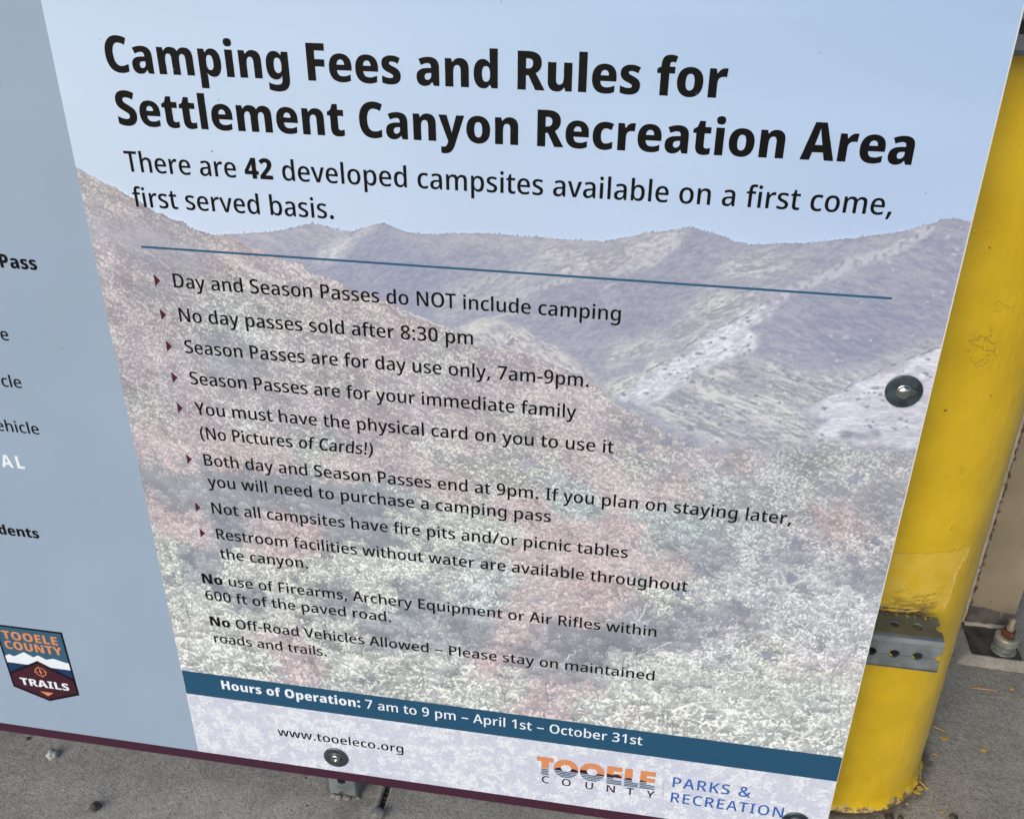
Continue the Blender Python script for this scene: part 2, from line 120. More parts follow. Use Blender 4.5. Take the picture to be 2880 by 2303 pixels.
FONT_B = {
' ':(260.0,''),
'2':(543.1,"/5)_*$)_*$*w+i,y,.-C,H-c,].$,n.;,{.Q-*.d-3/&-5/B-0/a,|/w,e0+,G0/,20-+w0'+b/w+L/i+5/W*v/?)y0Q*40f*J0y*`10*x1?+71K+R1V+o1],61b,Y1c-*1`-P1X-s1J.717.Q0{.e0_.u0A/$/y/'/T/%/1.y.j.o.J.a.,.O-g.8-G-w-&-W,\\-2,5,@+=,@+8/5+8"),
'4':(543.1,'/S+9._+9._)_,p)_,p+9)p+9)p,^,v1Z._1Z._,a/S,a ,p-z,p.,,p.;,q.M,q.^,r.o,s/$,s//,t/4,o/4,g.z,_.h,V.X,L.F+I,a,p,a'),
':':(279.7,'*6*R*8*n*A++*O+<*b+G*x+N+8+Q+Q+N+f+G+y+<,,++,5*n,8*R,5*6,,)z+x)i+f)]+P)U+8)S*y)U*c)]*P)i*A)z*9*6 *6.r*8/4*A/K*O/\\*b/h*x/o+8/q+Q/o+f/h+y/\\,-/K,5/4,8.r,5.V,,.@+x./+f.#+P-u+8-s*y-u*c.#*P./*A.@*9.V'),
'A':(647.0,".o)_.H+A,.+A+a)_)_)_,'1[.L1[0p)_ -].V-X.l-R/--M/A-I/U-E/i-?0+-;0B-70+-1/j-+/M-%/0,y.o,s.V,N,t.(,t"),
'C':(585.4,"-b01-M0/-90*-&/{,o/n,`/_,S/M,H/7,?.y,8._,2.A,/-|,.-Z,0-,,5,],?,9,L+t,\\+[,q+G-/+9-K+1-k+..,+/.G+3.a+:.{+C/;+M/U+X/U){/9)o.w)f.Z)^.<)Y-v)V-U)U,o)Z,7)i+`*'+7*I*p*s*V+L*D,,*9,m*5-[*7.5*>.g*I/;*Y/f*m03+,0V+H0t+i14,41H,\\1W-.1`-^1c.%1b.G1^.h1W//1N/P1B/p13/>/`/(/l.k/v.S0%.;0+-|0/"),
'E':(503.8,'.g)_*N)_*N1Y.g1Y.g0),A0),A.T.W.T.W-$,A-$,A+7.g+7'),
'F':(491.3,',@)_*N)_*N1Y.e1Y.e0),@0),@.;.U.;.U,e,@,e'),
'H':(694.5,'0W)_.c)_.c-$,B-$,B)_*N)_*N1Y,B1Y,B.V.c.V.c1Y0W1Y'),
'I':(390.1,'-])_*%)_*%*c*t+(*t06*%0U*%1Y-]1Y-]0U,h06,h+(-]*c'),
'L':(509.7,'*N)_*N1Y,A1Y,A+7/&+7/&)_'),
'N':(748.3,"13)_.o)_,-/4,)/4,*.{,,.g,-.Q,..<,/.',0-m,1-O,1-5,1)_*N)_*N1Y,j1Y/R,2/U,2/T,N/R,l/Q-'/P-;/O-O/N-k/N.+/N1Y131Y"),
'O':(719.0,"1.-]1,-&1%,M0u+x0f+M0S+&0<*^/z*@/Z*(/5)n.f)`.7)X-_)U-,)X,X)`,/)o+d*(+C*A+'*^*j+'*W+M*H+y*=,N*7-'*5-^*9.M*D/4*W/n*r0G+:0q+d18,=1P,w1_-_1d.H1_/(1P/[180+0p0M0F0g/m0y/31*.K ,0-],2-0,7,a,?,=,J+x,Y+_,k+J-'+<-A+3-^+0.#+3.=+;.R+J.e+^.s+w/$,</,,`/1-//2-]//.F/$/$.l/Q.S/q.00+-_01-A0/-'0&,k/q,Y/],J/C,?/$,7.Z,2.1"),
'P':(578.5,',w1Y-j1S.N1?/%0y/G0M/\\/o/c/-/a.f/\\.F/U.(/I-f/;-K/)-4.l,y.R,g.4,X-k,N-D,G,r,E,A,E,A)_*N)_*N1Y ,o0),A0),A-v,c-v-%-x->.&-S.3-b.G-i.X-m.l-o/*-l/D-e/Z-Y/k-G/x-10&'),
'R':(612.1,',j1Y-I1V-z1O.K1A.p1//30r/J0V/[04/e/g/h/;/g.y/b.^/[.E/P../C-s/4-`.{-N.g->.P-00R)_.J)_,t,^,A,^,A)_*N)_*N1Y ,g0.,A0.,A.*,g.*-*.--C.5-W.B-f.U-o.n-q/3-o/M-g/b-Y/s-F0$--0,'),
'S':(521.4,"/,,&/)+X.z+3.j*j.T*J.8*/-o)s-G)b,s)X,>)U,$)U+e)W+N)Y+8)]+#)a*i)g*U)n*@)v*,*&*,+j*M+Y*n+K+7+@+X+7+y+2,=+1,W+3,m+9-#+C-.+P-5+_-8+p-5,*--,:,y,I,c,Y,P,d,9,q+v-%+W-6+;-H*{-Z*e-m*S.**D.B*:._*3/%*1/J*4/s*>0>*O0_*e0{+'18+I1K+o1X,?1`,n1c-:1a-^1].'1U.H1K.g1@/*12.S/].8/j-w/u-]0$-D0*-+0.,n00,W0.,D0(,6/z,,/n,&/a,$/R,'/>,//.,>.y,U.i,i.]-(.P-F.A-e.0.'-y.@-f.U-S.g-=.t-%/$,e/*,G"),
'T':(528.8,'-S)_+`)_+`0&)s0&)s1Y/@1Y/@0&-S0&'),
'U':(681.2,"0N,X0J+{0@+K0/*y/q*T/S*4/-)v.[)c.))Y-I)U,q)X,D)`+v)n+S*'+5*@*v*_*b+(*U+P*L,#*J,T*J1Y,>1Y,>,^,@,3,I+j,X+P,l+>-,+4-L+0-c+2-w+6..+>.B+Q.P+k.V,'.Y,A.Z,_.Z1Y0N1Y"),
'Y':(589.0,',x.R.81Y061Y-q,f-q)_,#)_,#,a)_1Y+^1Y'),
'a':(559.0,",|/^-]/X.4/H.[/..x.c/0.4/5-T/5)_-v)_-X*L-U*L-G*:-8*+-*)x,l)i,P)^,<)Y,$)V+d)U+F)W++)_*m)j*X)z*F*4*8*K*.*f*(+**&+J*,,$*?,N*^,n+/-,+e-;,M-B-F-E-F-S-D-j-?.#-5.1,z.>,].C,I.A,3.>+v.8+^.0+F.'+--v*Y//*w/=+>/H+`/R,+/X,S/] ,v,?,W,<,?,6,-,++w+o+q+R+u+8,&+%,7*t,N*q,d*s,x*{-/+/-<+@-D+V-G+o-G,A"),
'c':(484.1,",q)U,@)X+m)b+F)r+$*/*a*M*K*q*:+C*0+v*-,W*0-6*;-h*L.:*d.`+(/%+K/>+t/O,H/Z,z/^-?/]-\\/Z-x/T.8/M.Q/C.h/8.:-t.'-|-n.*-\\.0-@.6-$.8,c.4,K.',>-t,3-d,*-P,$-8+z,w+y,X+z,9,$+x,++a,9+E,L+2,c+&-%*|->+$-V+(-n+..,+7.C+A.Y+N.Y*'.C)t.,)j-m)a-S)Z-6)V"),
'd':(587.6,",2)U+X)]++)u*`*C*M*b*?++*5+T*/,'*-,Z*/-2*5-`*?./*N.R*`.q+,/?+Y/V,4/^,S/\\,n/T-,/I-A/:-S/'-c.j-g.j-e/+-b/G-a/d-`0$-`1p/P1p/P)_.,)_-h*C-`*C-Q*/-?)w-*)i,m)^,R)W ,m*{-/+$-E+/-T+A-_+Z-f+{-h,J-h,_-f-/-`-R-U-m-E.&-/.2,l.6,V.2,C.&,3-l,(-O+{-++x,Y+{,+,(+a,4+D,C+1,W+%"),
'e':(552.9,",l/^-@/Z-j/Q.5/B.U/,.o.k/+.J/:.$/C-R/F,{/F,.+w,.+{+g,++K,;+5,R+%,n*u-7*r-U*s-q*v.1*{.K+).f+3/'+@/'){.g)p.L)f.0)_-k)Y-I)V-#)U,I)X+u)c+L)s+(*1*d*O*L*t*;+F*0+x*-,W*0-7*:-j*J.<*a.b+#/&+D/?+k/O,</Z ,p.F,[.C,H.;,8..,+-u,#-\\+y-=-d-=-a-Y-[-q-P.+-@.:--.C"),
'f':(366.1,'-\\.4,J.4,J)_*[)_*[.4)n.4)n/**]/S*]/`*a0F*o0y+,1E+L1`+x1p,T1u,l1t-(1r-=1o-R1j-g1d.$1]-[0G-M0K-=0N--0Q,v0Q,b0M,U0B,M0-,J/h,J/T-\\/T'),
'g':(587.6,",5/^,T/\\,o/U--/K-B/<-T/)-e.l-k.l-x/T/P/T/P)m/M):/C(e/3(<.w't.Y'W.5'@-d'0-1'&,Q'#,+'$+c''+C'++%'2*c';*G'G*G(w*e(j+((`+E(X+b(R,((O,J(M,k(P--(X-D(e-T(x-^)6-a)T-a)^-a)m-b*%-d*8-f*I-a*I-Q*3-@)z-+)j,m)_,Q)W,1)U+W)]+*)u*_*B*M*a*?++*5+S*/,&*-,X*/-0*5-^*?.-*N.Q*`.p+,/>+Y/V ,l.9,U.4,B.(,2-m,(-O,#-7+z,u+y,U+{,),(+_,3+C,B+0,V+$,o*z-**|-;+(-J+2-U+@-^+Q-d+g-g,'-h,F-h,^-h,|-e-=-`-T-U-o-E.)-/.5"),
'i':(290.2,',4/T,4)_*D)_*D/T +<1z+U1x+j1r+|1h,/1Y,71D,:1*,70j,/0V+{0G+i0=+T07+<05+$07*i0=*W0G*J0V*B0j*?1**B1E*J1Y*W1h*h1r+$1x'),
'l':(288.5,',3)_*C)_*C1p,31p'),
'm':(900.4,'1*/^1^/Y2//I2Q//2i.d2x.33#-P3#)_14)_14,|12-E1--a1$-v0j.00N.603.2/x.%/i-i/_-K/Y-%/X,Q/X)_-h)_-h,|-h-:-e-O-b-`-Y-u-M.*->.3-+.6,h.1,S.#,H-n,@-\\,:-E,6-*,4,e,3,B,3)_*C)_*C/T+g/T,#.l,).l,9/(,L/;,c/J-%/U-9/Z-O/]-f/^.//\\.M/U.g/J/#/;/5/)/D.m/K.m/\\/*/p/<0./K0H/U0e/\\'),
'n':(602.5,"-e/^.>/Y.h/I/2/./L.c/\\.3/a-Q/a)_-r)_-r,|-p-D-k-_-c-t-N./-0.6,l.1,U.$,E-h,;-H,5,w,3,C,3)_*C)_*C/T+g/T+|.j,).j,;/',O/:,f/J-'/U-;/Z-O/]"),
'o':(579.8,"/^,[/\\,4/W+i/N+F/B+%/2*b.y*H.c*2.I)y.+)i-d)^-@)W,r)U,L)W,*)^+d)i+F)x+,*1*o*H*\\*b*K+%*>+E*5+h*/,3*-,[*0-7*:-g*J.8*`.^*|/#+D/=+l/O,@/Z,t/^-I/Z-t/P.A/>.d/&/'.a/?.</P-j/[-9 +y,Z+z,;,#+z,'+a,.+L,7+;,C+.,X*{,s*v-4*{-J+.-Y+C-d+a-h+z-k,<-l,[-k,z-h-<-d-T-Y-q-I.,-4.9,s.=,X.9,C.,,3-q,(-T+{-."),
'p':(587.6,"-a/^.=/V.j/>/5.q/G.R/U../^-`/d-2/f,Z/d+|/\\+K/O*y/=*S/'*4.g)u.J)d.))Y-`)U-@)W-%)_,g)i,S)w,B*.,3*A,-*A,/*),1)l,2)U,3)>,3'#*C'#*C/T+n/T,+.j,3.j,C/(,V/;,j/J-'/U-B/\\ -).9,i.5,T.+,F-s,;-Y,7-D,4-+,3,i,3,T,4,7,6+w,:+a,D+F,T+3,h+'-)+#-@+'-S+3-b+G-l+c-q+z-s,;-t,Z-r-/-l-T-a-p-R.)-@.5"),
'r':(420.3,'-\\/^-j/^-x/].+/[.7/X.(-q-w-s-k-u-\\-v-I-w-4-u,y-q,f-i,U-],G-M,<-8,5,y,3,Z,3)_*D)_*D/T+e/T,$.X,,.X,;.q,N/.,\\/;,l/G-#/P-?/['),
's':(460.1,".G+K.D+*.<*e.0*J-x*3-`)y-D)j,|)^,T)W,')U+`)V+A)X+$)\\*b)b*F)j**)s**+G*F+;*c+0+'+(+D*{+_*x+x*v,:*y,N+%,Y+1,]+A,[+L,U+V,I+a,7+l,%+t+i,$+N,0+4,<*w,I*b,X*Q,g*C,y*8-2*0-G*+-^**-y*0.L*B.r*a/6+0/L+a/Z,A/^,a/]-&/Y-C/S-`/J.#/@.A/3-n-y-X.*-A.3-*.;,m.A,X.D,E.E,/.C+y.>+o.4+l.'+n-v+s-m,%-d,7-Z,H-R,]-H,w-<-7-0-O,|-d,n-v,_.+,N.7,;.@,%.E+g"),
't':(400.5,",y*|-3+#-G+'-[+,-o+3-o)q-])i-I)c-5)],y)Y,a)V,F)U,%)W+b)]+H)g+1)u*x*.*j*E*_*b*X++*V+T*V.4)q.4)q.|*d/Q+40j,F0j,F/T-h/T-h.4,F.4,F+\\,I+C,S+1,c+&"),
'u':(602.5,'/_/T/_)_.<)_.(*G-y*G-g*0-R)v-:)h,z)],f)Y,R)V,=)U+v)W+W)_+;)k+#){*h*7*X*Q*L*q*D+;*B+d*B/T,1/T,1,8,3+q,8+U,@+@,T++,q+$-7+(-N+6-Z+E-c+W-i+m-m,,-o,I-p,i-p/T'),
'y':(543.4,")`/T+W/T,P,L,T,?,W,2,Z,$,]+p,_+c,`+V,d+V,g+i,k,#,p,7,v,K-m/T/a/T-O)5-?(e-.(@,u'z,_'_,G'I,-'8+i',+F'%*z'#*e'$*Q'%*@'(*1'+*1(W*<(U*I(S*V(Q*d(Q+#(T+6([+F(h+S(z+^)8+i)T+o)e"),
}
REGION = {
'hills':[(1,770),(17,763),(41,752),(55,743),(68,735),(79,730),(91,725),(104,721),(116,715),(126,712),(134,709),(145,711),(169,714),(200,718),(219,722),(231,726),(242,729),(250,728),(265,725),(279,723),(289,726),(300,730),(313,734),(321,732),(331,728),(342,726),(354,725),(366,726),(383,728),(402,730),(417,730),(429,730),(450,729),(467,730),(485,729),(529,729),(538,731),(555,737),(574,742),(594,745),(604,748),(610,748),(622,745),(633,743),(642,740),(650,737),(661,736),(680,737),(702,739),(723,742),(744,746),(765,750),(786,755),(800,759),(813,764),(825,769),(833,770),(839,770),(870,768),(870,-60),(-10,-60),(-10,775)],
'lit_peak':[(237,691),(247,703),(266,712),(288,724),(300,730),(313,733),(308,727),(296,720),(287,714),(278,702),(268,693),(253,688)],
'lit_top':[(325,730),(342,726),(354,725),(383,728),(417,730),(450,729),(485,729),(538,730),(539,722),(490,717),(456,714),(422,717),(377,717),(354,717),(331,722)],
'lit_far':[(135,707),(145,711),(169,714),(200,717),(225,725),(242,729),(265,724),(279,723),(272,713),(255,709),(237,712),(212,712),(180,704),(156,705)],
'lit_low':[(358,655),(393,673),(417,684),(445,703),(467,715),(479,705),(457,680),(434,661),(405,646),(381,633),(369,635)],
'lit_mid':[(529,722),(555,736),(604,747),(601,738),(591,726),(577,712),(558,706),(537,696),(531,694),(468,695),(451,711),(478,725)],
'lit_gully':[(634,718),(667,725),(719,730),(709,718),(684,705),(647,699)],
'lit_band':[(633,689),(685,698),(694,691),(653,660),(624,639),(584,615),(552,602),(536,593),(535,618),(590,641),(609,664)],
'face_right':[(703,685),(744,706),(783,733),(814,761),(833,770),(846,768),(856,724),(856,677),(821,643),(788,623),(743,610),(711,616),(680,613),(685,642),(671,650)],
'face_left':[(531,690),(577,707),(601,736),(610,746),(635,740),(651,732),(642,703),(636,673),(605,649),(583,633),(499,624),(469,626),(448,637),(457,663)],
'face_peak2':[(288,721),(313,732),(331,725),(354,711),(365,694),(376,674),(369,638),(339,641),(316,651),(284,661),(257,671),(254,692),(271,702)],
'lit_slope':[(700,684),(688,677),(666,665),(645,649),(625,628),(598,606),(586,594),(567,579),(551,564),(560,559),(596,566),(611,581),(627,601),(648,614),(676,622),(683,642),(671,650),(683,663),(700,679)],
'slope_green':[(625,628),(645,646),(636,643),(600,617),(569,596),(537,578),(537,570),(548,560),(567,579),(586,594)],
'mid_valley':[(648,614),(680,619),(711,616),(743,610),(788,621),(849,656),(849,647),(800,619),(773,598),(748,577),(733,567),(764,530),(709,518),(680,511),(641,526),(598,541),(569,554),(596,566),(611,581),(627,601)],
'dark_bush':[(658,613),(674,616),(691,607),(699,593),(684,581),(664,590)],
'lit_right':[(854,650),(804,617),(776,599),(753,580),(734,567),(764,560),(747,537),(764,530),(787,536),(818,537),(860,534),(874,570),(874,641)],
'dark_right':[(770,542),(777,548),(807,551),(815,548),(802,541),(777,537)],
'dark_left_val':[(634,564),(654,561),(659,548),(689,541),(687,531),(670,535),(647,548)],
'knoll':[(387,627),(410,637),(427,641),(439,638),(422,630),(404,621),(391,622)],
'knoll_slope':[(386,622),(410,629),(439,638),(453,633),(469,621),(487,613),(537,578),(537,570),(470,589),(410,603),(381,623)],
'left_hill':[(-2,772),(1,770),(17,763),(41,752),(55,743),(68,735),(79,730),(91,725),(104,721),(116,715),(126,712),(134,709),(148,708),(162,704),(180,698),(198,691),(215,686),(227,684),(233,677),(245,674),(255,671),(274,664),(283,658),(301,656),(315,648),(327,644),(339,639),(357,633),(369,629),(381,627),(410,606),(452,604),(494,594),(537,572),(548,558),(573,543),(599,530),(622,518),(643,509),(661,500),(677,488),(447,474),(437,376),(186,375),(-36,348),(-10,300),(-10,775)],
'hill_shade':[(6,723),(47,721),(89,709),(87,694),(122,687),(138,668),(112,661),(76,671),(48,687),(16,695),(4,709)],
'hill_tan':[(89,714),(119,706),(142,691),(134,684),(104,691),(88,699)],
'hill_orange':[(138,708),(162,703),(191,694),(200,688),(190,684),(166,690),(145,698)],
'streak':[(86,719),(107,709),(128,700),(146,692),(165,684),(189,671),(214,658),(211,654),(188,665),(162,678),(141,688),(118,700),(88,715)],
'pink1':[(283,658),(301,656),(327,644),(336,636),(329,628),(303,636),(273,649)],
'pink2':[(410,606),(452,604),(494,594),(537,572),(548,558),(573,543),(599,530),(622,518),(643,509),(661,500),(677,488),(646,478),(611,491),(575,503),(548,536),(482,573),(434,576)],
'pink3':[(0,486),(62,490),(85,459),(37,427),(1,424)],
'pink4':[(85,460),(141,465),(195,466),(250,482),(283,468),(273,430),(206,432),(121,422),(104,445)],
'pink0':[(4,614),(25,607),(48,590),(72,572),(3,563)],
'pink5':[(234,558),(273,564),(336,564),(385,553),(372,537),(231,523)],
'dark_band':[(2,421),(49,414),(107,419),(177,424),(280,427),(233,381),(372,345),(400,321),(227,311),(144,314),(180,344),(112,356),(41,366),(4,378)],
'pink_bush':[(4,378),(25,355),(41,366),(69,361),(141,360),(170,360),(183,345),(153,332),(62,315),(25,316),(5,342)],
'green_low':[(3,335),(62,315),(153,332),(181,328),(254,354),(400,355),(398,157),(458,102),(848,93),(870,90),(-10,90),(-10,330)],
'bush_green':[(681,511),(709,518),(764,530),(819,532),(866,535),(897,535),(818,402),(760,413),(686,403),(631,366),(592,401),(568,405),(528,412),(447,412),(427,436),(486,465)],
'brush':[(620,370),(686,401),(760,413),(835,411),(865,308),(854,253),(765,244),(682,253),(636,310),(643,343)],
'pink_tree':[(540,416),(592,401),(631,366),(643,343),(604,322),(575,291),(534,271),(459,290),(490,332),(516,374)],
'dark_low':[(482,241),(530,262),(577,269),(595,304),(636,305),(655,276),(681,266),(642,232),(581,199),(516,200),(482,221)],
'leafy':[(516,174),(558,216),(622,220),(663,233),(725,234),(786,242),(851,244),(862,121),(847,99),(610,98),(541,111),(427,103),(427,183)],
'pink_low':[(501,171),(528,155),(541,111),(514,109),(484,122),(460,188)],
}
CLUMPS = [(655,357,10),(722,381,7),(702,304,14),(749,407,13),(779,408,11),(753,358,10),(833,418,9),(798,493,10),(810,393,8),(676,268,12),(637,292,14),(636,321,12),(815,374,7),(744,245,12),(690,286,10),(682,429,7),(627,621,3),(673,633,4),(642,595,4),(624,561,2),(626,536,4),(767,586,2),(755,572,3),(796,556,2),(833,565,2),(787,562,1),(642,549,4),(578,505,5),(603,518,7),(578,489,4),(669,495,6),(628,515,5),(439,618,7)]
SCRUB = [(26,494,'W',0.5),(22,471,'P',0.6),(84,491,'P',0.5),(139,505,'W',0.45),(200,511,'P',0.5),(267,509,'P',0.45),(326,532,'P',0.4),(33,434,'P',0.55),(11,408,'D',0.2),(53,403,'D',0.2),(121,463,'P',0.6),(169,450,'P',0.65),(227,465,'W',0.5),(258,450,'P',0.6),(315,475,'P',0.5),(362,489,'W',0.5),(401,510,'P',0.5),(457,503,'W',0.5),(494,524,'P',0.6),(531,507,'P',0.55),(566,523,'D',0.3),(564,548,'P',0.5),(602,523,'P',0.5),(639,497,'P',0.5),(674,501,'P',0.4),(586,487,'W',0.5),(551,466,'P',0.6),(606,468,'P',0.6),(660,470,'G',0.55),(709,505,'G',0.6),(745,497,'G',0.5),(789,502,'G',0.5),(765,478,'G',0.4),(807,474,'D',0.3),(734,452,'G',0.5),(698,448,'G',0.5),(420,446,'W',0.5),(361,439,'P',0.55),(458,419,'P',0.6),(496,441,'G',0.5),(439,471,'W',0.4),(32,381,'D',0.15),(89,388,'D',0.1),(154,396,'D',0.15),(204,392,'D',0.2),(279,406,'D',0.2),(340,404,'W',0.35),(2,363,'P',0.5),(20,340,'P',0.65),(50,333,'P',0.7),(10,307,'W',0.5),(104,340,'D',0.15),(170,349,'P',0.5),(146,325,'P',0.6),(199,342,'P',0.55),(234,357,'D',0.2),(285,363,'D',0.15),(326,369,'W',0.4),(379,375,'W',0.6),(431,372,'W',0.6),(471,373,'P',0.6),(518,374,'P',0.7),(563,385,'P',0.65),(612,396,'G',0.45),(650,387,'D',0.3),(628,421,'G',0.5),(684,415,'G',0.45),(739,412,'L',0.5),(790,428,'P',0.45),(811,408,'L',0.5),(4,274,'W',0.4),(52,286,'D',0.3),(110,284,'W',0.55),(163,286,'W',0.5),(213,303,'W',0.6),(265,315,'W',0.65),(316,317,'W',0.6),(357,313,'W',0.55),(399,329,'G',0.45),(459,342,'P',0.6),(500,327,'P',0.65),(558,345,'P',0.65),(619,359,'P',0.5),(671,371,'D',0.25),(699,379,'L',0.6),(743,385,'D',0.35),(718,348,'L',0.6),(781,372,'L',0.5),(817,377,'D',0.4),(18,221,'W',0.55),(59,216,'W',0.6),(112,235,'D',0.35),(181,251,'W',0.5),(235,258,'D',0.3),(270,258,'W',0.5),(335,273,'D',0.35),(377,290,'G',0.4),(419,296,'G',0.55),(460,281,'P',0.6),(513,283,'P',0.65),(568,302,'P',0.55),(593,285,'D',0.3),(623,305,'W',0.5),(675,327,'L',0.65),(732,326,'L',0.6),(709,302,'D',0.25),(772,312,'L',0.55),(807,327,'L',0.6),(1,173,'W',0.6),(31,154,'W',0.65),(122,203,'W',0.55),(137,177,'P',0.5),(221,201,'W',0.45),(288,206,'D',0.3),(355,227,'D',0.35),(398,228,'D',0.35),(448,242,'P',0.4),(502,239,'D',0.1),(544,224,'D',0.1),(584,241,'D',0.1),(624,248,'D',0.2),(662,264,'D',0.35),(702,260,'L',0.55),(757,279,'L',0.55),(743,246,'W',0.6),(798,265,'L',0.5),(685,231,'L',0.5),(24,111,'W',0.65),(99,135,'W',0.6),(170,141,'P',0.5),(240,146,'W',0.5),(308,152,'W',0.55),(375,163,'W',0.5),(419,176,'P',0.45),(474,185,'D',0.25),(440,151,'W',0.5),(505,156,'P',0.45),(525,188,'D',0.3),(587,204,'W',0.55),(631,206,'W',0.65),(610,163,'W',0.65),(670,184,'W',0.6),(729,195,'W',0.6),(787,205,'W',0.6),(826,206,'W',0.55),(714,152,'W',0.6),(776,146,'W',0.65),(654,136,'W',0.6),(571,121,'W',0.65),(485,111,'P',0.5),(418,117,'W',0.5),(832,145,'W',0.6),(10,749,'T',0.5),(38,736,'T',0.45),(76,718,'M',0.35),(13,714,'M',0.4),(18,689,'P',0.45),(56,691,'M',0.3),(98,694,'M',0.35),(133,692,'T',0.5),(167,679,'P',0.5),(24,663,'P',0.5),(66,661,'M',0.4),(113,659,'W',0.5),(163,647,'W',0.5),(211,661,'P',0.5),(224,641,'W',0.5),(11,624,'P',0.5),(39,605,'P',0.5),(107,621,'W',0.45),(174,610,'W',0.5),(254,638,'P',0.5),(283,619,'W',0.5),(329,618,'P',0.45),(13,580,'P',0.5),(59,561,'P',0.5),(143,574,'M',0.4),(223,576,'W',0.45),(301,583,'P',0.5),(378,595,'W',0.5),(427,594,'P',0.5),(452,574,'P',0.5),(492,562,'P',0.6),(9,533,'P',0.5),(81,528,'P',0.5),(192,532,'P',0.5),(299,543,'W',0.45),(402,541,'P',0.45),(453,529,'W',0.5),(527,537,'P',0.55),(592,521,'P',0.5)]
LOWER = [(575,509),(625,517),(658,514),(681,513),(709,518),(764,530),(819,532),(866,535),(897,535),(870,90),(870,40),(-10,40),(-10,420),(300,430)]
STROKES = [
([(814,761),(790,739),(769,729),(752,723),(742,713),(722,703),(708,694),(693,685)],8.0,(204, 203, 211),0.8,0.42),
([(808,750),(783,733),(754,716),(729,702)],9.0,(190, 190, 202),0.5,0.5),
([(693,685),(673,671),(656,658),(636,643),(615,629),(585,601),(562,584),(544,567)],1.2,(150, 154, 166),0.6,0.4),
([(537,697),(561,709),(577,711),(591,725),(598,734)],4.5,(204, 202, 204),0.7,0.4),
([(532,682),(541,687),(554,699),(581,719)],1.8,(196, 196, 200),0.6,0.4),
([(358,654),(393,670),(411,679),(429,689)],5.0,(198, 198, 200),0.6,0.45),
([(434,657),(445,667),(468,678),(497,688)],5.0,(202, 201, 202),0.7,0.35),
([(849,647),(817,630),(802,620)],1.5,(160, 150, 160),0.7,0.3),
([(802,619),(773,598),(752,583),(733,567)],1.1,(155, 154, 166),0.7,0.35),
([(452,634),(465,623),(487,614)],1.8,(206, 205, 206),0.6,0.35),
([(384,628),(410,639),(428,645),(446,650)],2.0,(200, 200, 198),0.6,0.35),
([(330,643),(343,638),(357,633),(372,628)],1.6,(202, 208, 200),0.7,0.35),
([(48,687),(59,687),(72,680),(82,670)],1.8,(196, 188, 186),0.6,0.4),
([(145,712),(125,707),(108,715),(89,721)],1.0,(206, 206, 206),0.5,0.45),
([(633,249),(617,237),(601,224),(595,220)],0.9,(214, 214, 218),0.9,0),
([(601,303),(596,286),(593,274)],0.9,(212, 210, 212),0.8,0),
([(515,209),(511,201),(522,216)],0.8,(206, 206, 212),0.8,0),
([(824,253),(817,236),(819,196)],0.8,(150, 152, 170),0.7,0),
([(838,288),(834,266),(824,240)],0.7,(150, 152, 170),0.7,0),
([(636,137),(643,123),(652,103)],0.8,(150, 154, 160),0.7,0),
([(737,225),(737,211),(742,194)],0.8,(150, 154, 160),0.7,0),
([(431,153),(434,129),(438,108)],0.9,(150, 150, 158),0.7,0),
([(487,178),(487,147),(491,117)],0.8,(150, 150, 158),0.6,0),
]

# ------------------------------------------------------------------ helpers
def s2l(c):
    c = np.asarray(c, float) / 255.0
    return np.where(c <= 0.04045, c / 12.92, ((c + 0.055) / 1.055) ** 2.4)

def ink(c):
    """printed colour (0-255 as seen) -> base colour"""
    return np.clip(s2l(c) / WHITE, 0.0, 0.95)

def link(o, parent=None):
    col.objects.link(o)
    if parent is not None:
        o.parent = parent
    return o

def mesh_obj(name, verts, faces, mat=None, parent=None, smooth=False):
    me = bpy.data.meshes.new(name)
    me.from_pydata([tuple(v) for v in verts], [], [tuple(f) for f in faces])
    me.update()
    if mat:
        for m in (mat if isinstance(mat, (list, tuple)) else [mat]):
            me.materials.append(m)
    if smooth:
        me.polygons.foreach_set("use_smooth", [True] * len(me.polygons))
    return link(bpy.data.objects.new(name, me), parent)

def bm_obj(name, bm, mat=None, parent=None, smooth=False):
    me = bpy.data.meshes.new(name)
    bmesh.ops.recalc_face_normals(bm, faces=bm.faces[:])
    bm.to_mesh(me)
    bm.free()
    for m in (mat if isinstance(mat, (list, tuple)) else [mat]):
        me.materials.append(m)
    if smooth:
        me.polygons.foreach_set("use_smooth", [True] * len(me.polygons))
    return link(bpy.data.objects.new(name, me), parent)

def tag(o, label=None, cat=None, group=None, kind=None):
    if label: o["label"] = label
    if cat: o["category"] = cat
    if group: o["group"] = group
    if kind: o["kind"] = kind
    return o

def thing(name, loc, label, cat, group=None):
    o = bpy.data.objects.new(name, None)
    o.empty_display_size = 0.05
    o.location = loc
    link(o)
    return tag(o, label, cat, group)

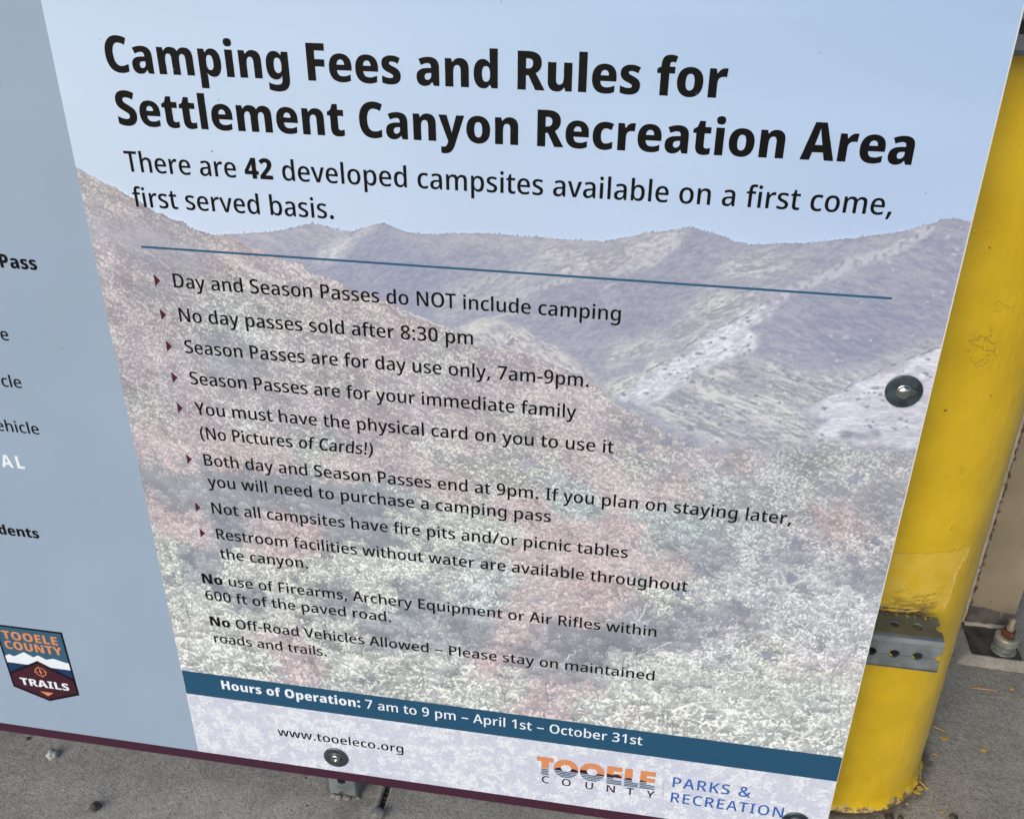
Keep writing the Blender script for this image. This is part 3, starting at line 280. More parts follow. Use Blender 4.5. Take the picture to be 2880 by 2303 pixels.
class Mat:
    def __init__(self, name, base=(0.5, 0.5, 0.5), rough=0.5, metal=0.0, spec=0.5, coat=0.0):
        self.m = bpy.data.materials.new(name)
        self.m.use_nodes = True
        self.nt = self.m.node_tree
        self.b = self.nt.nodes["Principled BSDF"]
        self.b.inputs["Base Color"].default_value = (*base, 1)
        self.b.inputs["Roughness"].default_value = rough
        self.b.inputs["Metallic"].default_value = metal
        self.b.inputs["Specular IOR Level"].default_value = spec
        if coat:
            self.b.inputs["Coat Weight"].default_value = coat
            self.b.inputs["Coat Roughness"].default_value = 0.15
        self._pos = None
    def n(self, kind, **kw):
        nd = self.nt.nodes.new(kind)
        for k, v in kw.items():
            if k in nd.bl_rna.properties.keys():
                setattr(nd, k, v)
            else:
                nd.inputs[k].default_value = v
        return nd
    def l(self, a, b):
        self.nt.links.new(a, b)
    def pos(self):
        if self._pos is None:
            self._pos = self.n("ShaderNodeNewGeometry").outputs["Position"]
        return self._pos
    def xyz(self):
        s = self.n("ShaderNodeSeparateXYZ")
        self.l(self.pos(), s.inputs[0])
        return s.outputs
    def noise(self, scale, detail=4, rough=0.55, vec=None, dist=0.0, stretch=None):
        v = vec or self.pos()
        if stretch:
            mp = self.n("ShaderNodeMapping")
            mp.inputs["Scale"].default_value = stretch
            self.l(v, mp.inputs[0]); v = mp.outputs[0]
        t = self.n("ShaderNodeTexNoise", Scale=scale, Detail=detail, Roughness=rough, Distortion=dist)
        self.l(v, t.inputs["Vector"])
        return t.outputs["Fac"]
    def voro(self, scale, feature='F1', out="Distance", rnd=1.0):
        t = self.n("ShaderNodeTexVoronoi", feature=feature, Scale=scale, Randomness=rnd)
        self.l(self.pos(), t.inputs["Vector"])
        return t.outputs[out]
    def ramp(self, fac, lo, hi, a=0.0, b=1.0):
        r = self.n("ShaderNodeMapRange", interpolation_type='SMOOTHSTEP')
        r.inputs["From Min"].default_value = lo; r.inputs["From Max"].default_value = hi
        r.inputs["To Min"].default_value = a; r.inputs["To Max"].default_value = b
        self.l(fac, r.inputs["Value"])
        return r.outputs[0]
    def math(self, op, a, b=None, c=None):
        m = self.n("ShaderNodeMath", operation=op)
        for i, v in enumerate((a, b, c)):
            if v is None: continue
            if hasattr(v, "is_output"): self.l(v, m.inputs[i])
            else: m.inputs[i].default_value = v
        return m.outputs[0]
    def mix(self, fac, a, b):
        m = self.n("ShaderNodeMix", data_type='RGBA')
        for sock, v in ((m.inputs["Factor"], fac), (m.inputs[6], a), (m.inputs[7], b)):
            if hasattr(v, "is_output"): self.l(v, sock)
            elif isinstance(v, (int, float)): sock.default_value = v
            else: sock.default_value = (*v, 1)
        return m.outputs[2]
    def color(self, sock):
        self.l(sock, self.b.inputs["Base Color"])
    def rough(self, sock):
        self.l(sock, self.b.inputs["Roughness"])
    def bump(self, height, strength=0.3, dist=0.002, prev=None):
        b = self.n("ShaderNodeBump", Strength=strength, Distance=dist)
        self.l(height, b.inputs["Height"])
        if prev is not None: self.l(prev, b.inputs["Normal"])
        self.l(b.outputs[0], self.b.inputs["Normal"])
        return b.outputs[0]

# ------------------------------------------------------------------ materials
def mat_flat(name, rgb255, rough=0.42, spec=0.15):
    m = Mat(name, ink(rgb255), rough, 0, spec)
    return m.m

M_BLACK = mat_flat("black_ink", (14, 15, 17), 0.45, 0.15)
M_TEAL = mat_flat("teal_ink", (42, 85, 113))
M_RULE = mat_flat("rule_ink", (55, 96, 126))
M_WHITEINK = mat_flat("white_ink", (238, 243, 246))
M_MAROON = mat_flat("maroon_ink", (72, 40, 56))
M_BULLET = mat_flat("bullet_ink", (84, 38, 52))
M_ORANGE = mat_flat("orange_ink", (222, 146, 98))
M_BADGEBLUE = mat_flat("badge_blue_ink", (58, 98, 120))
M_NAVY = mat_flat("navy_ink", (34, 60, 98))
M_BADGEEDGE = mat_flat("badge_black_ink", (20, 20, 24))
M_BADGEMAROON = mat_flat("badge_maroon_ink", (72, 34, 48))
M_LOGODARK = mat_flat("logo_dark_ink", (58, 36, 44))
M_BLUE = mat_flat("blue_ink", (52, 104, 178))
M_PANEL = Mat("grey_blue_print", ink((158, 175, 192)), 0.42, 0, 0.15)
_g = M_PANEL.noise(6.0, 2)
M_PANEL.color(M_PANEL.mix(M_PANEL.ramp(_g, 0.3, 0.7), ink((156, 173, 190)), ink((160, 177, 194))))
M_PANEL = M_PANEL.m
M_BOARD = mat_flat("white_board", (228, 226, 218), 0.5)

m = Mat("photo_print", rough=0.42, spec=0.15)
a = m.n("ShaderNodeAttribute", attribute_name="print_colour")
m.color(a.outputs["Color"])
M_PHOTO = m.m

def galvanised(name, dark=(0.17, 0.205, 0.23), light=(0.27, 0.315, 0.345), rough=0.40, metal=0.5, seed=0):
    m = Mat(name, rough=rough, metal=metal)
    n1 = m.noise(60.0, 5, 0.6)
    n2 = m.noise(9.0, 3)
    f = m.ramp(m.math('ADD', m.math('MULTIPLY', n1, 0.6), m.math('MULTIPLY', n2, 0.4)), 0.36, 0.64)
    v = m.voro(140.0, 'F1', "Color")
    sp = m.n("ShaderNodeSeparateColor"); m.l(v, sp.inputs[0])
    f = m.math('ADD', f, m.math('MULTIPLY', m.math('SUBTRACT', sp.outputs[0], 0.5), 0.25))
    m.color(m.mix(f, dark, light))
    m.rough(m.ramp(n1, 0.3, 0.7, rough - 0.08, rough + 0.12))
    m.bump(m.noise(350.0, 3), 0.15, 0.0006)
    return m

mg = galvanised("galvanised_steel")
# smears of yellow paint brushed over the top back edge of the lower tube
X, Y, Z = mg.xyz()
sm = mg.noise(130.0, 3, 0.6, stretch=(1.0, 0.25, 1.0))
edge = mg.ramp(Y, 0.070, 0.100)
band = mg.math('MULTIPLY', mg.ramp(Z, Z0 + 0.18, Z0 + 0.24), mg.ramp(Z, Z0 + 0.252, Z0 + 0.249))
band = mg.math('MULTIPLY', band, mg.ramp(X, 0.885, 0.90))
fac = mg.math('MULTIPLY', band, mg.ramp(mg.math('ADD', sm, mg.math('MULTIPLY', edge, 0.24)), 0.74, 0.80))
old = mg.b.inputs["Base Color"].links[0].from_socket
seam = mg.ramp(mg.math('ABSOLUTE', mg.math('SUBTRACT', Z, Z0 + 0.247 - 0.0495 / 2 - 0.001)), 0.0010, 0.0004)
seam = mg.math('MULTIPLY', seam, mg.ramp(Y, 0.056, 0.0545))
old = mg.mix(mg.math('MULTIPLY', seam, 0.6), old, (0.06, 0.07, 0.08))
# dark reflection on upper face, bright glint on corner, painted as base colour
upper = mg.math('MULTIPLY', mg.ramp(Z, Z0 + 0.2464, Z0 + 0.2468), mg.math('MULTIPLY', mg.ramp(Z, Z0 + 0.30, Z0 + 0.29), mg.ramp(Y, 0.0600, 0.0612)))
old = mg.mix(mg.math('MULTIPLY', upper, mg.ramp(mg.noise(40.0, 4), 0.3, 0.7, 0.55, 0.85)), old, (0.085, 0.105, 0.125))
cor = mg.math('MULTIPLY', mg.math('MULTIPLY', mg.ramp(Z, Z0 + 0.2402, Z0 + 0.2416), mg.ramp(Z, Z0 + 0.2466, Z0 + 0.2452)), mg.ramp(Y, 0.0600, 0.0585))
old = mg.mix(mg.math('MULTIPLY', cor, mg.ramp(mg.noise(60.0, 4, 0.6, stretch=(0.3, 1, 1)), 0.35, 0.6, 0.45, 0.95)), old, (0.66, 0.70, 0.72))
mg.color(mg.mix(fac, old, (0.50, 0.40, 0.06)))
mt = mg.math('SUBTRACT', 0.5, mg.math('MULTIPLY', fac, 0.5))
mg.l(mt, mg.b.inputs["Metallic"])
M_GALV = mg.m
M_ZINC = galvanised("zinc_washer", (0.050, 0.075, 0.100), (0.115, 0.150, 0.178), 0.42, 0.8).m
M_ZINCLIGHT = galvanised("worn_zinc", (0.20, 0.23, 0.23), (0.42, 0.45, 0.44), 0.5, 0.6).m
m = Mat("bright_rivet", (0.55, 0.55, 0.54), 0.12, 1.0)
m.bump(m.noise(420.0, 2), 0.12, 0.001)
M_CHROME = m.m

# yellow bollard paint
m = Mat("yellow_paint", rough=0.36, spec=0.5, coat=0.35)
X, Y, Z = m.xyz()
lump = m.noise(24.0, 5, 0.55, stretch=(1, 1, 0.8))
pimple = m.ramp(m.voro(75.0), 0.16, 0.05)
pimple = m.math('MULTIPLY', pimple, m.ramp(m.noise(13.0, 2), 0.54, 0.60))
brush = m.noise(110.0, 4, 0.6, stretch=(1, 1, 0.22))
run = m.noise(42.0, 3, 0.5, stretch=(1, 1, 0.12))
base = m.mix(m.ramp(m.noise(9.0, 5, 0.6), 0.34, 0.66), (0.62, 0.420, 0.010), (0.74, 0.512, 0.016))
base = m.mix(m.ramp(brush, 0.50, 0.75, 0.0, 0.22), base, (0.80, 0.58, 0.035))
base = m.mix(m.ramp(m.noise(34.0, 5, 0.7), 0.60, 0.75, 0.0, 0.30), base, (0.50, 0.34, 0.012))
wob = m.math('SUBTRACT', m.noise(38.0, 5, 0.6), 0.5)
# older, paler coat left bare in the patch just above the lower tube
zz = m.math('ADD', Z, m.math('MULTIPLY', wob, 0.014))
xx = m.math('ADD', X, m.math('MULTIPLY', wob, 0.022))
lean = m.math('ADD', xx, m.math('MULTIPLY', m.math('SUBTRACT', Z0 + 0.335, Z), 0.14))
patch = m.math('MULTIPLY', m.ramp(zz, Z0 + 0.335, Z0 + 0.3335), m.math('MULTIPLY', m.ramp(zz, Z0 + 0.235, Z0 + 0.238), m.ramp(lean, 0.9735, 0.972)))
base = m.mix(m.math('MULTIPLY', patch, m.ramp(m.noise(55.0, 4), 0.3, 0.65, 0.10, 0.65)), base, (0.74, 0.53, 0.085))
rim = m.math('MULTIPLY', m.ramp(m.math('ABSOLUTE', m.math('SUBTRACT', lean, 0.9725)), 0.0028, 0.0008), m.math('MULTIPLY', m.ramp(Z, Z0 + 0.332, Z0 + 0.325), m.ramp(Z, Z0 + 0.238, Z0 + 0.243)))
base = m.mix(m.math('MULTIPLY', rim, m.ramp(m.noise(120.0, 3), 0.45, 0.62, 0.0, 0.6)), base, (0.80, 0.68, 0.36))
# black rubbed streaks, densest right above the tube
streak = m.noise(85.0, 6, 0.72, stretch=(0.45, 0.45, 2.2))
speck = m.noise(210.0, 3, 0.7)
low = m.ramp(Z, Z0 + 0.300, Z0 + 0.250)
mid = m.math('MULTIPLY', m.ramp(X, 0.872, 0.905), m.ramp(X, 0.957, 0.940))
scr = m.ramp(m.math('ADD', m.math('ADD', m.math('MULTIPLY', streak, 0.75), m.math('MULTIPLY', speck, 0.25)), m.math('MULTIPLY', low, 0.12)), 0.57, 0.64)
scr = m.math('MULTIPLY', m.math('MULTIPLY', scr, low), m.math('MULTIPLY', patch, mid))
base = m.mix(m.math('MULTIPLY', scr, 0.62), base, (0.045, 0.045, 0.018))
bare = m.math('MULTIPLY', m.ramp(m.math('ADD', m.math('MULTIPLY', streak, 0.6), m.ramp(Z, Z0 + 0.270, Z0 + 0.245, 0.0, 0.30)), 0.56, 0.60), m.math('MULTIPLY', patch, m.ramp(X, 0.945, 0.925)))
base = m.mix(bare, base, m.mix(m.ramp(speck, 0.42, 0.58), (0.05, 0.035, 0.025), (0.36, 0.27, 0.17)))
# chips: a few dark pits
v = m.voro(34.0)
chip = m.math('MULTIPLY', m.ramp(v, 0.075, 0.05), m.ramp(m.noise(15.0, 2), 0.60, 0.64))
base = m.mix(chip, base, (0.035, 0.035, 0.02))
# pale rub under the tube
rub = m.math('MULTIPLY', m.math('MULTIPLY', m.ramp(Z, Z0 + 0.155, Z0 + 0.190), m.ramp(Z, Z0 + 0.215, Z0 + 0.195)), m.math('MULTIPLY', m.ramp(X, 0.89, 0.91), m.ramp(X, 0.95, 0.935)))
base = m.mix(m.math('MULTIPLY', rub, m.ramp(m.noise(90.0, 5, 0.7), 0.48, 0.58, 0.0, 0.45)), base, (0.78, 0.63, 0.22))
# knocked paint along the foot
fn = m.math('SUBTRACT', m.noise(48.0, 6, 0.7), 0.5)
foot = m.ramp(m.math('ADD', Z, m.math('MULTIPLY', fn, 0.070)), 0.0045, 0.001)
base = m.mix(m.math('MULTIPLY', foot, 0.85), base, m.mix(m.ramp(m.noise(150.0, 3), 0.45, 0.55), (0.10, 0.075, 0.035), (0.45, 0.34, 0.21)))
m.color(base)
m.rough(m.math('ADD', m.ramp(m.noise(30.0, 4), 0.3, 0.7, 0.26, 0.44), m.math('MULTIPLY', m.math('ADD', foot, patch), 0.25)))
# dented, flaked areas on the front
def spot(cx, cz, rx, rz):
    dx = m.math('DIVIDE', m.math('SUBTRACT', X, cx), rx)
    dz = m.math('DIVIDE', m.math('SUBTRACT', Z, Z0 + cz), rz)
    return m.ramp(m.math('ADD', m.math('MULTIPLY', dx, dx), m.math('MULTIPLY', dz, dz)), 1.0, 0.25)
dent = m.math('MAXIMUM', m.math('MAXIMUM', spot(0.924, 0.603, 0.024, 0.030), m.math('MULTIPLY', spot(0.936, 0.652, 0.018, 0.022), 0.6)), m.math('MULTIPLY', spot(0.932, 0.440, 0.022, 0.024), 0.35))
dent = m.math('MULTIPLY', dent, m.ramp(m.noise(50.0, 3), 0.42, 0.58))
crk = m.noise(62.0, 4, 0.55, stretch=(1.0, 1.0, 1.3))
crease = m.ramp(m.math('ABSOLUTE', m.math('SUBTRACT', crk, 0.5)), 0.040, 0.0)
h = m.math('ADD', m.math('MULTIPLY', lump, 0.9), m.math('ADD', m.math('MULTIPLY', brush, 0.22), m.math('MULTIPLY', run, 0.25)))
h = m.math('ADD', h, m.math('MULTIPLY', pimple, 0.35))
h = m.math('ADD', h, m.math('MULTIPLY', m.math('MULTIPLY', crease, dent), -0.9))
h = m.math('SUBTRACT', h, m.math('MULTIPLY', patch, 0.30))
h = m.math('ADD', h, m.math('MULTIPLY', m.math('ADD', chip, m.math('MULTIPLY', scr, 0.4)), -0.5))
m.bump(h, 0.55, 0.004)
M_YELLOW = m.m
M_SPLAT = Mat("yellow_drips", (0.50, 0.34, 0.05), 0.5).m
M_SPLATPALE = Mat("orange_chip", (0.50, 0.30, 0.16), 0.7).m

def concrete(name, a=(0.255, 0.252, 0.242), b=(0.375, 0.370, 0.352), fleck=1.0, bump=0.6, broom=0.0, foot_ring=False):
    m = Mat(name, rough=0.88, spec=0.25)
    big = m.noise(2.6, 6, 0.65)
    mid = m.noise(22.0, 6, 0.7)
    fine = m.noise(330.0, 3, 0.75)
    mid2 = m.noise(120.0, 3, 0.7)
    c = m.mix(m.ramp(m.math('ADD', m.math('MULTIPLY', big, 0.5), m.math('MULTIPLY', mid, 0.5)), 0.36, 0.64), a, b)
    g = m.math('ADD', m.math('MULTIPLY', fine, 0.65), m.math('MULTIPLY', mid2, 0.35))
    c = m.mix(m.ramp(g, 0.38, 0.51, 0.95 * fleck, 0.0), c, m.mix(0.5, c, (0.02, 0.02, 0.02)))
    c = m.mix(m.ramp(g, 0.51, 0.65, 0.0, 0.85 * fleck), c, m.mix(0.5, c, (0.62, 0.59, 0.52)))
    dark = m.math('MULTIPLY', m.ramp(m.noise(190.0, 2, 0.6, dist=0.4), 0.70, 0.76), m.ramp(m.noise(37.0, 2), 0.42, 0.58))
    lite = m.ramp(m.noise(270.0, 2, 0.6, dist=0.3), 0.735, 0.78)
    c = m.mix(m.math('MULTIPLY', dark, 0.85), c, (0.03, 0.03, 0.03))
    c = m.mix(m.math('MULTIPLY', lite, 0.75), c, (0.68, 0.64, 0.55))
    pit = m.math('MULTIPLY', m.ramp(m.voro(40.0), 0.10, 0.05), m.ramp(m.noise(11.0, 2), 0.55, 0.6))
    c = m.mix(m.math('MULTIPLY', pit, 0.8), c, (0.035, 0.034, 0.032))
    stain = m.ramp(m.noise(7.0, 6, 0.72, dist=0.6), 0.56, 0.72, 0.0, 0.40)
    c = m.mix(stain, c, (0.10, 0.096, 0.09))
    pale = m.ramp(m.noise(5.0, 6, 0.7), 0.58, 0.74, 0.0, 0.35)
    c = m.mix(pale, c, (0.46, 0.42, 0.34))
    if foot_ring:  # darker ring on the slab round the bollard's foot
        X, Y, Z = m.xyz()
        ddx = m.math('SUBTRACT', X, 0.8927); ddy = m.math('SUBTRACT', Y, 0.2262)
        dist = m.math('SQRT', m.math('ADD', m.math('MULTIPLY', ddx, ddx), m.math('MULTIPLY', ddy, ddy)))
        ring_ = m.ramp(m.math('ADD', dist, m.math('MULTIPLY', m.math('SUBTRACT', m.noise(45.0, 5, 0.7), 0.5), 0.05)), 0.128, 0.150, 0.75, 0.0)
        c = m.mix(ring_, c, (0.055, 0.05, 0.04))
    m.color(c)
    hh = m.math('ADD', m.math('MULTIPLY', m.noise(260.0, 4, 0.75), 0.6), m.math('MULTIPLY', m.noise(60.0, 3), 0.4))
    hh = m.math('SUBTRACT', hh, m.math('ADD', m.math('MULTIPLY', dark, 0.5), m.math('MULTIPLY', pit, 0.9)))
    if broom:
        hh = m.math('ADD', hh, m.math('MULTIPLY', m.noise(120.0, 3, 0.6, stretch=(1.0, 0.12, 1.0)), broom))
    m.bump(hh, bump, 0.005)
    return m.m

M_CONC = concrete("concrete", foot_ring=True)
M_GROUT = concrete("grout", (0.25, 0.245, 0.235), (0.36, 0.35, 0.33), 0.6, 0.4)
M_DIRT = concrete("joint_dirt", (0.02, 0.02, 0.02), (0.045, 0.042, 0.04), 0.4, 0.6)
M_ASPHALT = concrete("far_ground", (0.10, 0.10, 0.10), (0.14, 0.14, 0.14), 0.8, 0.5)

def stone(name, a, b):
    m = Mat(name, rough=0.75)
    m.color(m.mix(m.ramp(m.noise(160.0, 4, 0.65), 0.35, 0.65), a, b))
    m.bump(m.noise(260.0, 3), 0.5, 0.002)
    return m.m
M_STONEPALE = stone("pale_stone", (0.20, 0.22, 0.23), (0.55, 0.57, 0.56))
M_STONEDARK = stone("dark_stone", (0.02, 0.02, 0.02), (0.09, 0.085, 0.08))
M_STONEGREY = stone("grey_stone", (0.09, 0.095, 0.10), (0.22, 0.22, 0.23))

# column: beige paint over grey primer, rust at the flange edge
m = Mat("beige_steel_paint", rough=0.5, spec=0.4)
X, Y, Z = m.xyz()
beige = m.mix(m.ramp(m.noise(14.0, 4), 0.3, 0.7), (0.265, 0.232, 0.165), (0.315, 0.275, 0.20))
wob = m.math('MULTIPLY', m.math('SUBTRACT', m.noise(60.0, 3), 0.5), 0.012)
line = m.math('SUBTRACT', Z, m.math('ADD', 0.042, m.math('MULTIPLY', m.math('SUBTRACT', 1.219, X), 0.13)))
drip = m.ramp(m.noise(95.0, 1, 0.4, stretch=(1, 0.0, 0.02)), 0.60, 0.68, 0.0, 0.045)
drip = m.math('MULTIPLY', drip, m.ramp(X, 1.178, 1.186))
prim = m.ramp(m.math('ADD', m.math('ADD', line, wob), drip), 0.001, -0.001)
c = m.mix(prim, beige, m.mix(m.ramp(m.noise(40.0, 4), 0.35, 0.65), (0.085, 0.082, 0.078), (0.14, 0.135, 0.13)))
rn = m.noise(75.0, 5, 0.65)
rust = m.math('MULTIPLY', m.ramp(m.math('ADD', rn, m.ramp(X, 1.152, 1.1435, 0.0, 0.22)), 0.66, 0.74), m.ramp(X, 1.157, 1.15))
c = m.mix(rust, c, m.mix(m.noise(200.0, 2), (0.10, 0.028, 0.012), (0.20, 0.085, 0.035)))
dots = m.math('MULTIPLY', m.ramp(m.voro(55.0), 0.10, 0.06), m.ramp(m.noise(12.0, 2), 0.55, 0.6))
c = m.mix(dots, c, (0.10, 0.075, 0.05))
m.color(c)
m.bump(m.math('ADD', m.noise(120.0, 3), m.math('MULTIPLY', rn, 0.5)), 0.15, 0.001)
M_BEIGE = m.m
m = Mat("beige_edge", rough=0.6)
c = m.mix(m.ramp(m.noise(70.0, 5, 0.65), 0.40, 0.60), (0.38, 0.36, 0.32), (0.47, 0.45, 0.41))
c = m.mix(m.ramp(m.noise(45.0, 5, 0.7), 0.60, 0.68), c, (0.12, 0.05, 0.025))
m.color(c); m.bump(m.noise(90.0, 4), 0.5, 0.003)
M_EDGE = m.m
m = Mat("plate_steel", rough=0.62, metal=0.25)
m.color(m.mix(m.ramp(m.noise(30.0, 5, 0.65), 0.35, 0.68), (0.045, 0.042, 0.045), (0.12, 0.112, 0.11)))
m.bump(m.noise(90.0, 4), 0.3, 0.002)
M_PLATE = m.m
m = Mat("rusty_nut", rough=0.7, metal=0.2)
m.color(m.mix(m.ramp(m.noise(180.0, 4), 0.35, 0.65), (0.07, 0.022, 0.012), (0.17, 0.06, 0.03)))
M_RUST = m.m
m = Mat("paint_spattered_thread", rough=0.55, metal=0.3)
m.color(m.mix(m.ramp(m.noise(120.0, 4), 0.42, 0.58), (0.15, 0.125, 0.095), (0.36, 0.32, 0.25)))
M_ROD = m.m
m = Mat("spattered_washer", rough=0.5, metal=0.35)
c = m.mix(m.ramp(m.noise(90.0, 4), 0.35, 0.65), (0.16, 0.175, 0.16), (0.28, 0.30, 0.275))
X, Y, Z = m.xyz()
f = m.math('MULTIPLY', m.ramp(m.noise(75.0, 3), 0.46, 0.50), m.math('MULTIPLY', m.ramp(X, 1.192, 1.184), m.ramp(Z, 0.036, 0.042)))
m.color(m.mix(f, c, (0.42, 0.39, 0.32)))
M_WASHSTACK = m.m

# ------------------------------------------------------------------ ground
def slab(name, x0, x1, y0, y1):
    c = 0.0025
    v = [(x0, y0, -0.05), (x1, y0, -0.05), (x1, y1, -0.05), (x0, y1, -0.05),
         (x0, y0, -c), (x1, y0, -c), (x1, y1, -c), (x0, y1, -c),
         (x0 + c, y0 + c, 0), (x1 - c, y0 + c, 0), (x1 - c, y1 - c, 0), (x0 + c, y1 - c, 0)]
    f = [(0, 1, 5, 4), (1, 2, 6, 5), (2, 3, 7, 6), (3, 0, 4, 7), (4, 5, 9, 8), (5, 6, 10, 9), (6, 7, 11, 10), (7, 4, 8, 11), (8, 9, 10, 11)]
    return v, f

def blob(rng, cx, cy, rx, ry, rot, z, n=18, jag=0.18):
    """small raised paint drop lying on the concrete"""
    vs, fs = [], []
    ph = [rng.uniform(0, 6.28) for _ in range(3)]
    for ring, (k, hz) in enumerate(((1.0, 0.0), (0.8, 0.7), (0.45, 1.0))):
        for i in range(n):
            t = 2 * math.pi * i / n
            r = k * (1 + jag * (math.sin(2 * t + ph[0]) * .5 + math.sin(3 * t + ph[1]) * .6 + math.sin(5 * t + ph[2]) * .4))
            px, py = rx * r * math.cos(t), ry * r * math.sin(t)
            vs.append((cx + px * math.cos(rot) - py * math.sin(rot), cy + px * math.sin(rot) + py * math.cos(rot), 0.0003 + z * hz))
    for ring in range(2):
        for i in range(n):
            j = (i + 1) % n
            fs.append((ring * n + i, ring * n + j, (ring + 1) * n + j, (ring + 1) * n + i))
    fs.append(tuple(2 * n + i for i in range(n)))
    return vs, fs

rng = random.Random(4)
V, F = slab("r", 0.2665, 7.0, -6.0, 1.25)
mats = [0] * len(F)
SPL = [(1.055, .279, .011, .0018, -.42, 0), (1.062, .260, .006, .004, .2, 0), (1.115, .247, .0048, .004, .4, 0), (1.041, .226, .0036, .0016, .1, 0),
       (1.012, .168, .009, .0016, -.9, 0), (1.018, .160, .0035, .002, -.6, 0), (1.0085, .158, .0048, .0042, .1, 0), (1.003, .150, .005, .0042, .3, 0),
       (1.189, .384, .004, .003, 0, 0), (1.138, .377, .016, .0026, .05, 1), (1.152, .3765, .012, .0012, -.1, 1), (.986, .127, .003, .0014, 0, 0), (1.031, .121, .0025, .0022, 0, 0),
       (1.001, .168, .004, .0014, 1.1, 1)]
for cx, cy, rx, ry, rot, mi in SPL:
    v, f = blob(rng, cx, cy, rx, ry, rot, 0.0007)
    o = len(V)
    V += v; F += [tuple(i + o for i in q) for q in f]; mats += [1 + mi] * len(f)
o = mesh_obj("concrete_slab", V, F, [M_CONC, M_SPLAT, M_SPLATPALE])
o.data.polygons.foreach_set("material_index", mats)
tag(o, "grey concrete slab under the yellow bollard with drips of yellow paint", "pavement", kind="structure")
V, F = slab("l", -7.0, 0.2585, -6.0, 1.25)
o = mesh_obj("concrete_slab", V, F, M_CONC)
tag(o, "speckled grey concrete slab below the grey blue side of the sign", "pavement", kind="structure")
o = mesh_obj("ground", [(-900, -900, -0.052), (900, -900, -0.052), (900, 900, -0.052), (-900, 900, -0.052)], [(0, 1, 2, 3)], M_ASPHALT)
tag(o, "dark ground around the concrete pad", "ground", kind="structure")
o = mesh_obj("joint_soil", [(0.25, -1, -0.016), (0.275, -1, -0.016), (0.275, 1, -0.016), (0.25, 1, -0.016)], [(0, 1, 2, 3)], M_DIRT)
tag(o, "dark soil packed into the joint between two concrete slabs", "soil", kind="structure")

def pebble_bm(bm, c, r, rng, flat=0.7):
    g = bmesh.ops.create_icosphere(bm, subdivisions=3, radius=1.0)
    off = Vector((rng.uniform(0, 50), rng.uniform(0, 50), rng.uniform(0, 50)))
    rot = Euler((rng.uniform(0, 6), rng.uniform(0, 6), rng.uniform(0, 6))).to_matrix()
    for v in g["verts"]:
        d = v.co.normalized()
        k = 1 + 0.35 * mnoise.noise(d * 1.3 + off) + 0.16 * mnoise.noise(d * 3.1 + off)
        q = rot @ (d * k)
        v.co = Vector((q.x * r, q.y * r, q.z * r * flat)) + Vector(c)

def pebble(c, r, mat, label, seed, flat=0.75):
    bm = bmesh.new()
    pebble_bm(bm, (0, 0, r * flat * 0.8), r, random.Random(seed), flat)
    o = bm_obj("pebble", bm, mat, smooth=True)
    o.location = (c[0], c[1], 0)
    return tag(o, label, "pebble", "loose pebbles on the concrete")

pebble((-.234, -.001), .0085, M_STONEPALE, "pale whitish pebble lying below the shield badge of the sign", 1)
pebble((-.125, -.074), .0075, M_STONEDARK, "black pebble near the lower left corner, in front of the pale pebble", 2)
pebble((.957, .0985), .0062, M_STONEDARK, "black crumb of tar close in front of the foot of the bollard", 3, 0.4)
pebble((.972, .100), .004, M_STONEDARK, "small black crumb touching the tar crumb beside the bollard foot", 5, 0.5)
pebble((1.044, .112), .0055, M_STONEDARK, "dark pebble on the concrete at the bottom edge, right of the bollard", 6, 0.6)
pebble((.2625, -.021), .0095, M_STONEGREY, "smooth grey blue pebble lodged in the slab joint", 7, 0.8)
pebble((-.288, .022), .003, M_STONEDARK, "tiny dark chip under the maroon edge of the sign", 8)

bm = bmesh.new()
r2 = random.Random(9)
for k in range(46):
    yy = -0.10 + 0.30 * k / 46 + r2.uniform(-.003, .003)
    pebble_bm(bm, (0.2625 + r2.uniform(-.0022, .0022), yy, -0.0095 + r2.uniform(-.003, .003)), r2.uniform(.0022, .0042), r2, 0.8)
o = bm_obj("gravel", bm, M_STONEDARK, smooth=True)
for mm in (M_STONEGREY,):
    o.data.materials.append(mm)
o.data.polygons.foreach_set("material_index", [1 if (i // 1280) % 3 == 0 else 0 for i in range(len(o.data.polygons))])
tag(o, "small dark gravel filling the joint between the concrete slabs", "gravel", kind="stuff")

# ------------------------------------------------------------------ bollard
def lathe(prof, n=64, jit=None, close_top=True, close_bottom=False):
    vs, fs = [], []
    for k, (r, z) in enumerate(prof):
        for i in range(n):
            t = 2 * math.pi * i / n
            rr = r + (jit(t, z) if jit else 0)
            vs.append((rr * math.cos(t), rr * math.sin(t), z))
    for k in range(len(prof) - 1):
        for i in range(n):
            j = (i + 1) % n
            fs.append((k * n + i, k * n + j, (k + 1) * n + j, (k + 1) * n + i))
    if close_top: fs.append(tuple((len(prof) - 1) * n + i for i in range(n)))
    if close_bottom: fs.append(tuple(reversed(range(n))))
    return vs, fs

